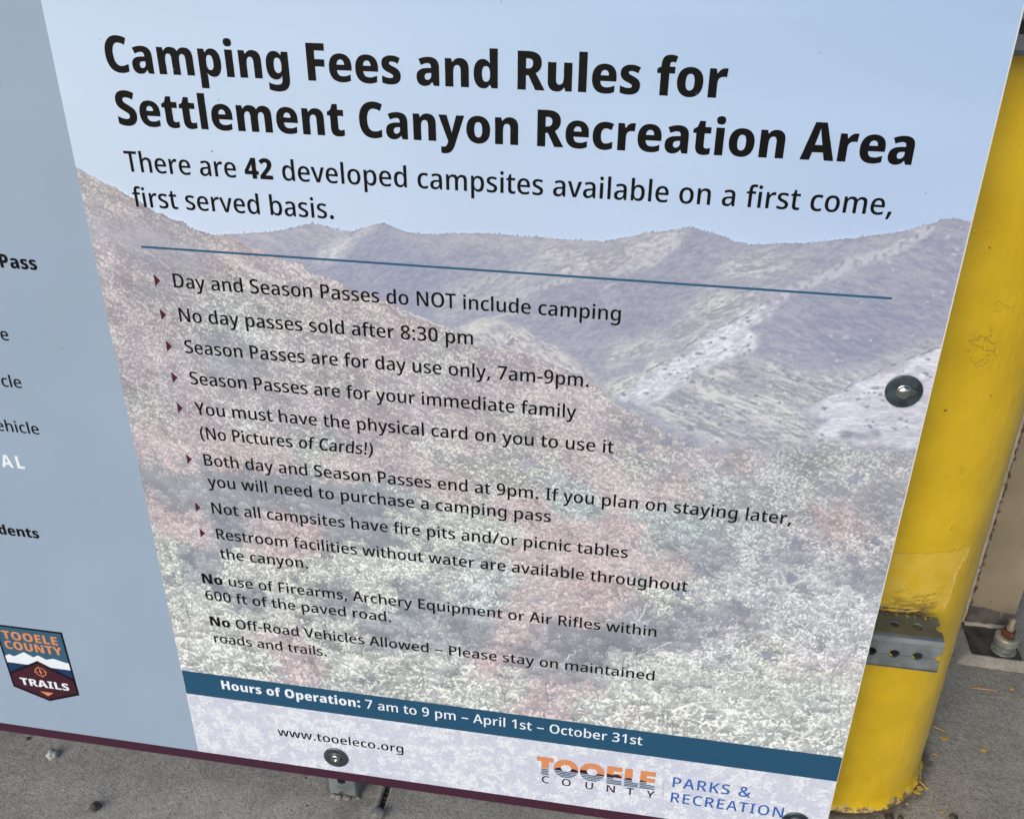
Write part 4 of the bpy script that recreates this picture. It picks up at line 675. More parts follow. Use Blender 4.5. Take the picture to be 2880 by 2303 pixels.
BR = 0.1232
prof = [(BR + .006, 0.0), (BR + .0045, .0022), (BR + .0022, .005), (BR + .0006, .010), (BR, .018)]
prof += [(BR, .018 + i * .04) for i in range(1, 27)]
zt = prof[-1][1]
prof += [(BR * math.cos(a), zt + .06 * math.sin(a)) for a in [math.radians(d) for d in range(9, 90, 9)]]
def bj(t, z):
    d = Vector((math.cos(t) * 3, math.sin(t) * 3, z * 9))
    j = 0.0006 * mnoise.noise(d)
    if z < .012:
        j += (0.0024 * mnoise.noise(Vector((math.cos(t) * 9, math.sin(t) * 9, 3))) + .0016 * mnoise.noise(Vector((math.cos(t) * 31, math.sin(t) * 31, 7)))) * (1 - z / .012)
    return j
V, F = lathe(prof, 160, bj)
o = mesh_obj("bollard", V, F, M_YELLOW, smooth=True)
o.location = (0.8927, 0.103 + BR, 0)
tag(o, "thick yellow painted steel bollard with scuffed paint behind the right edge of the sign", "bollard")

# ------------------------------------------------------------------ perforated square tubes
def perforated_tube(L, w=0.0495, pitch=0.0264, hr=0.0061, t=0.0027, rc=0.0062):
    h = w / 2 - rc
    V, F, S = [], [], []
    ns = [((0, 1, 0), (0, 0, 1)), ((0, 0, 1), (0, -1, 0)), ((0, -1, 0), (0, 0, -1)), ((0, 0, -1), (0, 1, 0))]
    def add(q, sm=False):
        F.append(q); S.append(sm)
    nh = int(L / pitch) + 1
    for nrm, tan in ns:
        N, T = Vector(nrm), Vector(tan)
        def P(x, s, d):
            V.append(Vector((x, 0, 0)) + T * s + N * d)
            return len(V) - 1
        for k in range(nh):
            c = L - k * pitch
            for side in ((-1,) if k == 0 else (-1, 1)):
                hw = pitch / 2
                if side < 0 and c - hw < 0:
                    hw = c
                    if hw <= hr + .001:
                        continue
                ang = sorted(set([math.radians(d) for d in range(-90, 91, 18)] + [math.atan2(h, hw), -math.atan2(h, hw)]))
                rows = []
                for a in ang:
                    ca, sa = math.cos(a), math.sin(a)
                    tt = min(hw / max(ca, 1e-9), h / max(abs(sa), 1e-9))
                    x0, s0 = c + side * hr * ca, hr * sa
                    x1, s1 = c + side * tt * ca, tt * sa
                    rows.append((P(x0, s0, w / 2), P(x1, s1, w / 2), P(x0, s0, w / 2 - t), P(x1, s1, w / 2 - t)))
                for a, b in zip(rows, rows[1:]):
                    q = (a[0], a[1], b[1], b[0]); q2 = (a[2], b[2], b[3], a[3]); q3 = (a[0], b[0], b[2], a[2])
                    add(q); add(q2); add(q3)
        for s0, s1 in ((-h, -hr), (hr, h)):
            add((P(L, s0, w / 2), P(L, s1, w / 2), P(L, s1, w / 2 - t), P(L, s0, w / 2 - t)))
    for k in range(4):
        N, T = Vector(ns[k][0]), Vector(ns[k][1])
        cen = N * h + T * h
        ro, ri = [], []
        for i in range(7):
            a = math.radians(90) * i / 6
            d = N * math.cos(a) + T * math.sin(a)
            for x in (0, L):
                V.append(Vector((x, 0, 0)) + cen + d * rc); ro.append(len(V) - 1)
                V.append(Vector((x, 0, 0)) + cen + d * (rc - t)); ri.append(len(V) - 1)
        for i in range(6):
            add((ro[2 * i], ro[2 * i + 1], ro[2 * i + 3], ro[2 * i + 2]), True)
            add((ri[2 * i], ri[2 * i + 2], ri[2 * i + 3], ri[2 * i + 1]), True)
            add((ro[2 * i + 1], ri[2 * i + 1], ri[2 * i + 3], ro[2 * i + 3]))
    return V, F, S

def tube(name, L, loc, rot, label, group):
    V, F, S = perforated_tube(L)
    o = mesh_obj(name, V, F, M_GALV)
    bm = bmesh.new(); bm.from_mesh(o.data)
    bmesh.ops.recalc_face_normals(bm, faces=bm.faces[:])
    bm.to_mesh(o.data); bm.free()
    o.data.polygons.foreach_set("use_smooth", S)
    o.location = loc; o.rotation_euler = rot
    return tag(o, label, "steel tube", group)

W = 0.0495
GT = "perforated square tubes behind the sign"
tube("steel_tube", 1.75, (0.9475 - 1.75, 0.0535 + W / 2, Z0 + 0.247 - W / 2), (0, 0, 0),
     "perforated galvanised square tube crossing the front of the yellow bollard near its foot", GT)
tube("steel_tube", 1.75, (0.9475 - 1.75, 0.0535 + W / 2, Z0 + 0.898 + W / 2), (0, 0, 0),
     "galvanised square tube across the top of the yellow bollard in the upper right corner", GT)
# uprights: local +x turned to point down so that the cut end with its half hole stands near the concrete
for x, lab in ((0.2052, "upright galvanised tube whose foot with one hole shows under the sign's maroon edge"),
               (0.8110, "upright galvanised tube hidden behind the right edge of the sign")):
    tube("steel_tube", 1.02, (x, 0.0043 + W / 2, 0.004 + 1.02), (0, math.radians(90), 0), lab, GT)
bm = bmesh.new()
r3 = random.Random(12)
for k in range(9):
    pebble_bm(bm, (0.192 + .0045 * k + r3.uniform(-.004, .004), 0.0025 + r3.uniform(-.003, .002), 0.001), r3.uniform(.0012, .0052), r3, r3.uniform(.3, .6))
o = bm_obj("mortar_crumbs", bm, M_GROUT, smooth=True)
tag(o, "pale crumbs of mortar at the foot of the upright tube under the sign", "mortar", kind="stuff")

# ------------------------------------------------------------------ steel column with base plate
ct = thing("steel_column", (1.18, 0.58, 0), "beige painted steel column with rusty flange edge standing behind the bollard", "column")
def box(bm, x0, x1, y0, y1, z0, z1, bev=0.0):
    g = bmesh.ops.create_cube(bm, size=1.0)
    for v in g["verts"]:
        v.co = Vector(((x0 + x1) / 2 + v.co.x * (x1 - x0), (y0 + y1) / 2 + v.co.y * (y1 - y0), (z0 + z1) / 2 + v.co.z * (z1 - z0)))
    if bev:
        es = list({e for v in g["verts"] for e in v.link_edges})
        bmesh.ops.bevel(bm, geom=es, offset=bev, segments=2, affect='EDGES')
def child(o, p):
    o.parent = p
    o.matrix_parent_inverse = Matrix.Translation(p.location).inverted()
    return o
bm = bmesh.new()
box(bm, 1.1430, 1.2190, .520, .5295, .0125, 3.2, .001)
child(bm_obj("front_flange", bm, M_BEIGE), ct)
bm = bmesh.new(); box(bm, 1.1765, 1.1845, .5297, .620, .0125, 3.2)
child(bm_obj("web", bm, M_BEIGE), ct)
bm = bmesh.new(); box(bm, 1.1430, 1.2190, .6202, .6297, .0125, 3.2, .001)
child(bm_obj("back_flange", bm, M_BEIGE), ct)
def bead(path, r, seed, rough=0.35):
    """lumpy run of weld or sealant along a straight path"""
    rr = random.Random(seed)
    a, b = Vector(path[0]), Vector(path[1])
    d = (b - a); n = max(6, int(d.length / .004)); d.normalize()
    up = Vector((0, 0, 1)) if abs(d.z) < .9 else Vector((0, 1, 0))
    s1 = d.cross(up).normalized(); s2 = d.cross(s1)
    V, F = [], []
    for i in range(n + 1):
        c = a.lerp(b, i / n)
        k = r * (1 + rough * mnoise.noise(Vector((i * .45, seed, 0))))
        c += s1 * (r * .4 * mnoise.noise(Vector((i * .3, seed, 5))))
        for j in range(8):
            t = 2 * math.pi * j / 8
            V.append(c + s1 * (k * math.cos(t)) + s2 * (k * math.sin(t)))
    for i in range(n):
        for j in range(8):
            q = (j + 1) % 8
            F.append((i * 8 + j, i * 8 + q, (i + 1) * 8 + q, (i + 1) * 8 + j))
    return V, F
V, F = bead(((1.1405, .5245, .013), (1.1405, .5245, 1.6)), .0042, 3)
child(mesh_obj("edge_sealant", V, F, M_EDGE, smooth=True), ct)
V, F = bead(((1.141, .517, .0145), (1.221, .517, .0145)), .0042, 8)
child(mesh_obj("weld_bead", V, F, M_EDGE, smooth=True), ct)
bm = bmesh.new(); box(bm, 1.1375, 1.2165, .441, .66, .0005, .0122, .0012)
child(bm_obj("base_plate", bm, M_PLATE), ct)

# the canopy that the column carries, overhead and out of frame
bm = bmesh.new(); box(bm, -5.0, 6.0, -1.5, 3.6, 3.2, 3.55)
tag(bm_obj("unseen_canopy_roof", bm, M_BEIGE), "unseen flat beige canopy roof high above the sign, resting on the steel column", "canopy")

# grout lip round the plate
def grout():
    inner = [(1.1365, .665), (1.1365, .440), (1.2175, .4375), (1.2185, .665)]
    outer = [(1.103, .665), (1.1155, .4275), (1.224, .424), (1.227, .665)]
    V, F = [], []
    n = 24
    rr = random.Random(5)
    rows = []
    for s in range(3):
        for i in range(n + 1):
            t = i / n
            ax = [inner[s][k] + (inner[s + 1][k] - inner[s][k]) * t for k in (0, 1)]
            bx = [outer[s][k] + (outer[s + 1][k] - outer[s][k]) * t for k in (0, 1)]
            row = []
            for k in range(7):
                u = k / 6
                nz = mnoise.noise(Vector((s * 7 + t * 5, u * 3, 1)))
                z = (.0135 + .002 * nz) * (1 - u ** 1.6) + .0003
                if k == 0: z = .0150 + .0015 * nz
                x = ax[0] + (bx[0] - ax[0]) * u; y = ax[1] + (bx[1] - ax[1]) * u
                if k == 6:
                    x += .003 * mnoise.noise(Vector((x * 60, y * 60, 2))); y += .004 * mnoise.noise(Vector((x * 70, y * 70, 9)))
                row.append(len(V)); V.append((x, y, max(z, .0002)))
            rows.append(row)
    for a, b in zip(rows, rows[1:]):
        for k in range(6):
            F.append((a[k], a[k + 1], b[k + 1], b[k]))
    for a, b in zip(rows, rows[1:]):      # inner wall down to the plate
        o = len(V)
        V.extend([(V[a[0]][0], V[a[0]][1], .001), (V[b[0]][0], V[b[0]][1], .001)])
        F.append((a[0], b[0], o + 1, o))
    return V, F
V, F = grout()
o = mesh_obj("grout_lip", V, F, M_GROUT, smooth=True)
tag(o, "pale rough mortar lip around the column's base plate", "mortar lip")

# anchor bolt
ab = thing("anchor_bolt", (1.1915, .4620, .0125), "anchor bolt with stacked washers and rusty nut on the column's base plate", "bolt")
def ab_part(name, prof, mat, n=48, sm=True):
    V, F = lathe(prof, n)
    o = mesh_obj(name, V, F, mat, ab, smooth=sm)
    return o
def hexa(name, r, z0, z1, mat):
    V, F = lathe([(r * .97, z0), (r, z0 + .0008), (r, z1 - .0012), (r * .9, z1)], 6)
    return mesh_obj(name, V, F, mat, ab)
ab_part("washer", [(.0195, 0), (.0195, .0022), (.0185, .003), (.010, .003)], M_WASHSTACK)
hexa("lower_nut", .0155, .003, .0165, M_WASHSTACK)
ab_part("ribbed_washer", [(.0150, .0165), (.0188, .0168), (.0194, .0185), (.0188, .0203), (.0182, .0208), (.0190, .0214), (.0194, .0230), (.0188, .0248), (.0182, .0253), (.0188, .0258), (.0192, .0285), (.0180, .0310), (.0120, .0318), (.0105, .0312)], M_WASHSTACK)
hexa("nut", .0108, .0312, .0430, M_RUST)
pr = [(.0062, .043)]
zc = .043
while zc < .0585:
    pr += [(.0068, zc + .0006), (.0060, zc + .0014)]
    zc += .0016
pr += [(.0063, .0600), (.0063, .0655), (.0055, .0680), (.0036, .0694), (.001, .0700)]
ab_part("threaded_rod", pr, M_ROD, 32)

# ------------------------------------------------------------------ the sign
sign = thing("information_sign", (0.0, 0.0, Z0), "large printed notice board of camping fees and rules over a canyon photograph", "sign")
def at(u, v, d):                     # print millimetres -> sign local metres, d mm in front of the board
    return (u / 1000.0, -d / 1000.0, v / 1000.0)

bm = bmesh.new()
box(bm, -0.86, 0.8502, 0.0, 0.0040, -0.0715, 1.055, .0004)
bm_obj("board", bm, M_BOARD, sign)

def flat_poly(name, loops, mat, d, parent=sign):
    V, F = [], []
    for lp in loops:
        o = len(V)
        V += [at(u, v, d) for u, v in lp]
        tri = tessellate_polygon([[Vector((u, v, 0)) for u, v in lp]])
        F += [tuple(o + i for i in t) for t in tri]
    ob = mesh_obj(name, V, F, mat, parent)
    fix_facing(ob)
    return ob
def fix_facing(ob):
    me = ob.data
    flip = [p.index for p in me.polygons if p.normal.y > 0]
    if flip:
        bm = bmesh.new(); bm.from_mesh(me); bm.faces.ensure_lookup_table()
        bmesh.ops.reverse_faces(bm, faces=[bm.faces[i] for i in flip])
        bm.to_mesh(me); bm.free()
def rect(x0, x1, z0, z1):
    return [(x0, z0), (x1, z0), (x1, z1), (x0, z1)]

flat_poly("side_panel", [rect(-859, 0.2, -54.6, 1054)], M_PANEL, 0.15)
flat_poly("bottom_stripe", [rect(-859, 849.6, -71.2, -54.6)], M_MAROON, 0.15)

# ---- the canyon photograph printed on the board, painted into a colour attribute
def vnoise(U, Vv, seed, su, sv=None, rot=0.0):
    sv = sv or su
    R = np.random.RandomState(seed).rand(257, 257).astype(np.float32)
    if rot:
        c, s = math.cos(rot), math.sin(rot)
        U, Vv = U * c + Vv * s, -U * s + Vv * c
    x = U / su + 1000.37; y = Vv / sv + 1000.71
    xi = np.floor(x).astype(np.int32); yi = np.floor(y).astype(np.int32)
    fx = (x - xi).astype(np.float32); fy = (y - yi).astype(np.float32)
    fx = fx * fx * (3 - 2 * fx); fy = fy * fy * (3 - 2 * fy)
    a = xi % 256; b = yi % 256
    return (R[b, a] * (1 - fx) + R[b, a + 1] * fx) * (1 - fy) + (R[b + 1, a] * (1 - fx) + R[b + 1, a + 1] * fx) * fy
def sstep(lo, hi, x):
    t = np.clip((x - lo) / (hi - lo), 0, 1)
    return t * t * (3 - 2 * t)
def inside(poly, U, Vv):
    r = np.zeros(U.shape, bool)
    xs = [q[0] for q in poly]; ys = [q[1] for q in poly]
    sel = (U >= min(xs)) & (U <= max(xs)) & (Vv >= min(ys)) & (Vv <= max(ys))
    u, v = U[sel], Vv[sel]
    k = np.zeros(u.shape, bool)
    for (x0, y0), (x1, y1) in zip(poly, poly[1:] + poly[:1]):
        if y0 == y1: continue
        c = ((y0 > v) != (y1 > v))
        k ^= c & (u < (x1 - x0) * (v - y0) / (y1 - y0) + x0)
    r[sel] = k
    return r
def blur(a, r):
    if r <= 0: return a
    for _ in range(2):
        for ax in (0, 1):
            p = np.pad(a, [(r + 1, r) if i == ax else (0, 0) for i in (0, 1)], mode='edge')
            c = np.cumsum(p, axis=ax, dtype=np.float64)
            n = a.shape[ax]
            a = ((np.take(c, range(2 * r + 1, 2 * r + 1 + n), axis=ax) - np.take(c, range(0, n), axis=ax)) / (2 * r + 1)).astype(np.float32)
    return a

def canyon_colours(us, vs):
    U, Vv = np.meshgrid(us.astype(np.float32), vs.astype(np.float32))
    # sky of the photograph: paler towards the horizon and left, with glare painted in
    tx = np.clip(U / 850, 0, 1)[..., None]; ty = np.clip((Vv - 700) / 320, 0, 1)[..., None]
    top = np.array([199, 221, 243]) * (1 - tx) + np.array([166, 195, 230]) * tx
    mid = np.array([206, 223, 241]) * (1 - tx) + np.array([180, 204, 234]) * tx
    low = np.array([209, 222, 241]) * (1 - tx) + np.array([188, 207, 237]) * tx
    img = np.where(ty < .4, low + (mid - low) * (ty / .4), mid + (top - mid) * ((ty - .4) / .6))
    img = img + ((vnoise(U, Vv, 3, 160, 40) - .5) * 5)[..., None]
    img = img + (img.mean(-1, keepdims=True) - img) * .08
    seed = [10]
    # shared fields: leaf flecks pointing several ways, foliage clumps, slow drift of tone
    flk = {}
    for s in (1.9, 2.4, 3.0, 3.9):
        a = np.zeros(U.shape, np.float32)
        for k, r in enumerate((.25, .95, 1.75, 2.6)):
            a = np.maximum(a, vnoise(U, Vv, 900 + k + int(s * 10), s * 1.7, s * .72, r))
        flk[s] = sstep(.69, .86, a)
    fine = vnoise(U, Vv, 951, 1.5)
    clA = .5 * vnoise(U, Vv, 952, 9) + .3 * vnoise(U, Vv, 953, 20) + .2 * vnoise(U, Vv, 954, 4.5)
    clB = .55 * vnoise(U, Vv, 955, 14) + .45 * vnoise(U, Vv, 956, 34)
    drift = vnoise(U, Vv, 957, 55) - .5
    drift2 = vnoise(U, Vv, 958, 38) - .5
    def mask(poly, warp, feather, ws=9.0):
        k = seed[0]; seed[0] += 5
        wu = U + (vnoise(U, Vv, k, ws) - .5) * warp * 2 + (vnoise(U, Vv, k + 1, 2.2) - .5) * warp * .9
        wv = Vv + (vnoise(U, Vv, k + 2, ws) - .5) * warp * 2 + (vnoise(U, Vv, k + 3, 2.2) - .5) * warp * .9
        return blur(inside(poly, wu, wv).astype(np.float32), feather)
    hillmask = mask(REGION['hills'], .8, 0)[..., None]
    def hill(name, dark, light, warp=3.0, feather=2, an=1.6, rot=0.3, s=2.2, amt=1.0, ws=9.0, gain=1.0):
        """dry slopes: soft streaky scrub running down the slope"""
        nonlocal img
        m = mask(REGION[name], warp, feather, ws)[..., None] * amt * hillmask
        k = seed[0]; seed[0] += 5
        n = .36 * vnoise(U, Vv, k, s * 1.2 * an, s * .9, rot) + .26 * vnoise(U, Vv, k + 1, s * 3 * an, s * 2, rot) + .22 * vnoise(U, Vv, k + 2, s * 9 * an, s * 6, rot) + .16 * fine
        t = np.clip((n - .5) * 2.0 * gain + .5, 0, 1)[..., None]
        img = img * (1 - m) + (np.array(dark) * (1 - t) + np.array(light) * t) * m
    hill('hills', (158, 160, 182), (178, 177, 192), 1.0, 0, 1.6, .3)
    hill('lit_far', (166, 166, 184), (190, 189, 198), 5, 4, 1.8, -.3)
    hill('face_peak2', (153, 157, 182), (168, 171, 190), 6, 6, 1.5, .5)
    hill('lit_top', (168, 168, 184), (192, 190, 199), 6, 6, 1.8, -.2)
    hill('face_left', (154, 157, 180), (174, 174, 190), 7, 7, 1.6, .4)
    hill('lit_mid', (168, 166, 180), (200, 197, 202), 6, 5, 1.6, .4, gain=1.2)
    hill('lit_peak', (176, 176, 190), (212, 212, 215), 4, 4, 1.4, .5)
    hill('lit_low', (164, 166, 181), (194, 194, 201), 9, 9, 2.0, .5, gain=1.2)
    hill('lit_gully', (164, 166, 180), (206, 206, 207), 8, 7, 2.2, .25, gain=1.4)
    hill('lit_band', (164, 167, 178), (203, 204, 204), 8, 8, 2.0, .45, gain=1.3)
    hill('face_right', (152, 155, 180), (174, 174, 191), 5, 4, 2.4, -.25)
    hill('mid_valley', (158, 162, 174), (206, 205, 206), 7, 6, 2.4, -.3, gain=1.3)
    hill('slope_green', (162, 167, 173), (208, 210, 208), 5, 4, 1.8, .45, gain=1.3)
    hill('lit_slope', (184, 185, 199), (222, 222, 232), 5, 2, 1.8, .45, gain=1.1)
    hill('dark_bush', (148, 152, 171), (178, 180, 191), 6, 4)
    hill('lit_right', (188, 187, 202), (221, 220, 230), 4, 2, 2.0, .1)
    hill('dark_right', (150, 154, 171), (180, 182, 192), 4, 2, s=2.0)
    hill('dark_left_val', (150, 154, 171), (182, 185, 192), 5, 3, s=2.0)
    hill('knoll_slope', (170, 168, 177), (207, 202, 204), 5, 4, 1.6, -.5, gain=1.3)
    hill('knoll', (192, 190, 191), (216, 214, 212), 3, 2, 2.0, .3)
    # scrub and trees of the near slopes: tone and cover vary smoothly between sampled spots
    CLS = {'P': ((162, 154, 162), (225, 203, 202)), 'W': ((150, 153, 158), (230, 231, 219)), 'G': ((149, 155, 163), (214, 225, 219)),
           'L': ((155, 155, 165), (228, 225, 224)), 'D': ((148, 150, 161), (190, 192, 195)), 'T': ((164, 159, 164), (208, 200, 193)), 'M': ((156, 155, 168), (190, 185, 190))}
    gu = np.arange(-20, 880, 6.0); gv = np.arange(-20, 800, 6.0)
    GU, GV = np.meshgrid(gu, gv)
    acc = np.zeros(GU.shape + (7,)); wt = np.zeros(GU.shape) + 1e-9
    for x, y, c, d in SCRUB:
        w = np.exp(-((GU - x) ** 2 + (1.25 * (GV - y)) ** 2) / (2 * 15.0 ** 2)) + 1e-4 * np.exp(-((GU - x) ** 2 + (GV - y) ** 2) / (2 * 70.0 ** 2))
        acc += w[..., None] * np.array(CLS[c][0] + CLS[c][1] + (d * 100,)); wt += w
    acc = (acc / wt[..., None]).astype(np.float32)
    wu = (U + (vnoise(U, Vv, 960, 16) - .5) * 22 + (vnoise(U, Vv, 961, 5) - .5) * 12 + 20) / 6.0
    wv = (Vv + (vnoise(U, Vv, 962, 16) - .5) * 22 + (vnoise(U, Vv, 963, 5) - .5) * 12 + 20) / 6.0
    wu = np.clip(wu, 0, len(gu) - 2.001); wv = np.clip(wv, 0, len(gv) - 2.001)
    iu = wu.astype(int); iv = wv.astype(int); fu = (wu - iu)[..., None]; fv = (wv - iv)[..., None]
    F_ = (acc[iv, iu] * (1 - fu) + acc[iv, iu + 1] * fu) * (1 - fv) + (acc[iv + 1, iu] * (1 - fu) + acc[iv + 1, iu + 1] * fu) * fv
    dens = F_[..., 6] / 100
    hgt = np.clip((Vv - 90) / 520, 0, 1)                # leaves look smaller up the slope
    near = sstep(.42, .10, hgt); far = sstep(.30, .75, hgt)
    nr2 = sstep(210, 120, Vv)
    fl = (flk[3.0] * (1 - nr2) + flk[3.9] * nr2) * near + flk[2.4] * (1 - near) * (1 - far) + flk[1.9] * far
    cl = clA * (1 - near) + (.6 * clA + .4 * clB) * near
    st = .5 * vnoise(U, Vv, 964, 9.0, 3.0, -.5) + .5 * vnoise(U, Vv, 965, 4.5, 1.7, -.45)      # streaks of the dry slope
    cl = cl * (1 - .55 * far) + st * .55 * far
    lit = sstep(.30, .66, cl + (dens - .5) * .62 + (fine - .5) * .34)
    t = np.clip(lit * .42 + fl * (.10 + .72 * lit), 0, 1)
    t = .44 + (t - .44) * (1 - .22 * far)
    t = t[..., None]
    cd, cl_ = F_[..., 0:3], F_[..., 3:6]
    fz = (.55 * sstep(.60, .85, hgt))[..., None]
    cd = cd * (1 - fz) + np.array((162, 159, 170)) * fz; cl_ = cl_ * (1 - fz) + np.array((209, 201, 200)) * fz
    scr = cd * (1 - t) + cl_ * t
    m = np.maximum(mask(REGION['left_hill'], 2.0, 0), mask(LOWER, 12, 4))[..., None]
    img = img * (1 - m) + scr * m
    # single bushes, farthest first: lit tops, shaded undersides
    rr = random.Random(31)
    bush = []
    for _ in range(5200):
        cx, cy = rr.uniform(0, 850), rr.uniform(50, 770) if rr.random() < .55 else rr.uniform(50, 470)
        bush.append((cy, cx, rr.uniform(.7, 1.35), rr.random(), rr.random()))
    bush.sort(reverse=True)
    m1 = m[..., 0]
    for cy, cx, sc_, pr, jit in bush:
        jc = np.searchsorted(us, cx); ic = np.searchsorted(vs, cy)
        if ic >= m1.shape[0] or jc >= m1.shape[1] or m1[ic, jc] < .9: continue
        dn = float(dens[ic, jc])
        if pr > .25 + dn * .9: continue
        hh_ = min(1, max(0, (cy - 90) / 520))
        r = sc_ * (8.5 * (1 - hh_) ** 1.2 + 2.6)
        w = r * 1.5
        j0 = max(0, np.searchsorted(us, cx - w)); j1 = np.searchsorted(us, cx + w); i0 = max(0, np.searchsorted(vs, cy - w)); i1 = np.searchsorted(vs, cy + w)
        if i1 - i0 < 3 or j1 - j0 < 3: continue
        du = (U[i0:i1, j0:j1] - cx) / r; dv = (Vv[i0:i1, j0:j1] - cy) / (r * .8)
        nz = (fine[i0:i1, j0:j1] - .5) * .55 + (clA[i0:i1, j0:j1] - .5) * 1.3
        d = np.hypot(du, dv) + nz
        mk = sstep(1.0, .72, d) * (.70 if hh_ < .6 else .50)
        s_ = np.clip(.42 + .36 * dv - .10 * du + (jit - .5) * .25, 0, 1)
        s_ = np.clip(s_ * .75 + fl[i0:i1, j0:j1] * (.10 + .62 * s_), 0, 1)[..., None]
        mk = (mk * m1[i0:i1, j0:j1])[..., None]
        c = cd[i0:i1, j0:j1] * (1 - s_) + cl_[i0:i1, j0:j1] * s_
        img[i0:i1, j0:j1] = img[i0:i1, j0:j1] * (1 - mk) + c * mk
    # bare stems showing among the nearest leaves
    for k in range(46):
        x, y = rr.uniform(10, 840), rr.uniform(55, 190)
        for seg in range(rr.randint(4, 9)):
            x2, y2 = x + rr.uniform(-3.2, 3.2), y + rr.uniform(2, 6)
            j0 = max(0, np.searchsorted(us, min(x, x2) - 2)); j1 = np.searchsorted(us, max(x, x2) + 2); i0 = max(0, np.searchsorted(vs, y - 2)); i1 = np.searchsorted(vs, y2 + 2)
            dx, dy = x2 - x, y2 - y
            tt = np.clip(((U[i0:i1, j0:j1] - x) * dx + (Vv[i0:i1, j0:j1] - y) * dy) / (dx * dx + dy * dy), 0, 1)
            dd = np.hypot(U[i0:i1, j0:j1] - x - tt * dx, Vv[i0:i1, j0:j1] - y - tt * dy)
            mk = (sstep(.95, .3, dd) * .55)[..., None]
            img[i0:i1, j0:j1] = img[i0:i1, j0:j1] * (1 - mk) + np.array((146, 149, 162)) * mk
            x, y = x2, y2
    hill('hill_shade', (153, 154, 171), (174, 170, 180), 8, 8, 1.8, -.5, amt=.7)
    hill('hill_orange', (174, 159, 167), (198, 178, 179), 6, 5, 1.4, -.5, amt=.6)
    hill('streak', (184, 180, 183), (214, 211, 208), 4, 2, 2.2, -.6, amt=.7)
    img = img + m * (drift[..., None] * np.array((6, -2, -2)) + (clB - .5)[..., None] * 8)
    # clumps of bush in shade
    for i, (cx, cy, r) in enumerate(CLUMPS):
        d = np.hypot(U - cx, (Vv - cy) * 1.25) / r
        d = d + (vnoise(U, Vv, 400 + i, 7) - .5) * 1.0 + (vnoise(U, Vv, 500 + i, 2.4) - .5) * .9 - flk[2.4] * -.35
        m = sstep(1.05, .55, d)[..., None] * .85
        img = img * (1 - m * .9) + np.array((148, 151, 168)) * m * .9
    # scattered low shrubs on the pale slopes
    for nm, n, sd in (('lit_slope', 120, 1), ('lit_right', 90, 2), ('mid_valley', 90, 3), ('face_right', 60, 4), ('slope_green', 70, 5)):
        rr = random.Random(sd)
        P = REGION[nm]
        xs = [q[0] for q in P]; ys = [q[1] for q in P]
        for k in range(n):
            cx, cy, r = rr.uniform(min(xs), max(xs)), rr.uniform(min(ys), max(ys)), rr.uniform(.8, 2.4)
            if not inside(P, np.array([cx]), np.array([cy]))[0]: continue
            j0 = np.searchsorted(us, cx - 8); j1 = np.searchsorted(us, cx + 8)
            i0 = np.searchsorted(vs, cy - 8); i1 = np.searchsorted(vs, cy + 8)
            d = np.hypot((U[i0:i1, j0:j1] - cx) / 1.5, Vv[i0:i1, j0:j1] - cy) / r + (vnoise(U[i0:i1, j0:j1], Vv[i0:i1, j0:j1], k, 2) - .5) * .8
            m = sstep(1.1, .5, d)[..., None] * .7
            c = np.array((150, 154, 168)) if nm != 'face_right' else np.array((188, 188, 199))
            img[i0:i1, j0:j1] = img[i0:i1, j0:j1] * (1 - m) + c * m
    # shrubs along the skyline
    rr = random.Random(21)
    SK = REGION['hills']
    for k in range(150):
        i = rr.randrange(3, len(SK) - 5)
        t = rr.random()
        cx = SK[i][0] + (SK[i + 1][0] - SK[i][0]) * t; cy = SK[i][1] + (SK[i + 1][1] - SK[i][1]) * t + rr.uniform(-.5, .9)
        r = rr.uniform(.5, 1.5)
        j0 = np.searchsorted(us, cx - 4); j1 = np.searchsorted(us, cx + 4); i0 = np.searchsorted(vs, cy - 4); i1 = np.searchsorted(vs, cy + 4)
        m = sstep(1.1, .4, np.hypot(U[i0:i1, j0:j1] - cx, Vv[i0:i1, j0:j1] - cy) / r)[..., None] * .55
        img[i0:i1, j0:j1] = img[i0:i1, j0:j1] * (1 - m) + np.array((150, 152, 168)) * m
    def stroke(pts, w, c, amt, seed_=0, brk=0.0):
        nonlocal img
        dm = np.full(U.shape, 1e9, np.float32)
        uu = U + (vnoise(U, Vv, 700 + seed_, 6) - .5) * 3; vv = Vv + (vnoise(U, Vv, 720 + seed_, 6) - .5) * 3
        for (x0, y0), (x1, y1) in zip(pts, pts[1:]):
            dx, dy = x1 - x0, y1 - y0
            t = np.clip(((uu - x0) * dx + (vv - y0) * dy) / (dx * dx + dy * dy), 0, 1)
            dm = np.minimum(dm, np.hypot(uu - x0 - t * dx, vv - y0 - t * dy))
        m = sstep(w, w * .35, dm) * amt
        if brk: m = m * sstep(brk - .12, brk + .12, vnoise(U, Vv, 740 + seed_, 4))
        m = m[..., None]
        img = img * (1 - m) + np.array(c) * m
    for i, (pts, w, c, amt, brk) in enumerate(STROKES):
        stroke(pts, w, c, amt * (.7 if w > 3.5 else 1.0), i, brk)
    # printing contrast of the picture below the skyline
    big_ = (vnoise(U, Vv, 971, 44, 24, -.5) - .5) * 16 + (vnoise(U, Vv, 972, 20, 11, -.5) - .5) * 12
    kk = 1.16 + .18 * sstep(300, 120, Vv)
    im2 = img + (big_ * sstep(.2, 1.0, m1))[..., None]
    lum = (im2 @ np.array((.3, .59, .11)))[..., None]
    im2 = lum + (im2 - lum) * (.90 - .02 * sstep(.2, 1.0, m1))[..., None] + (kk[..., None] - 1) * (lum - 177) + (np.array((3, 4, 2)) * (1 - m1[..., None]) + np.array((3, 4, 2)) * m1[..., None])
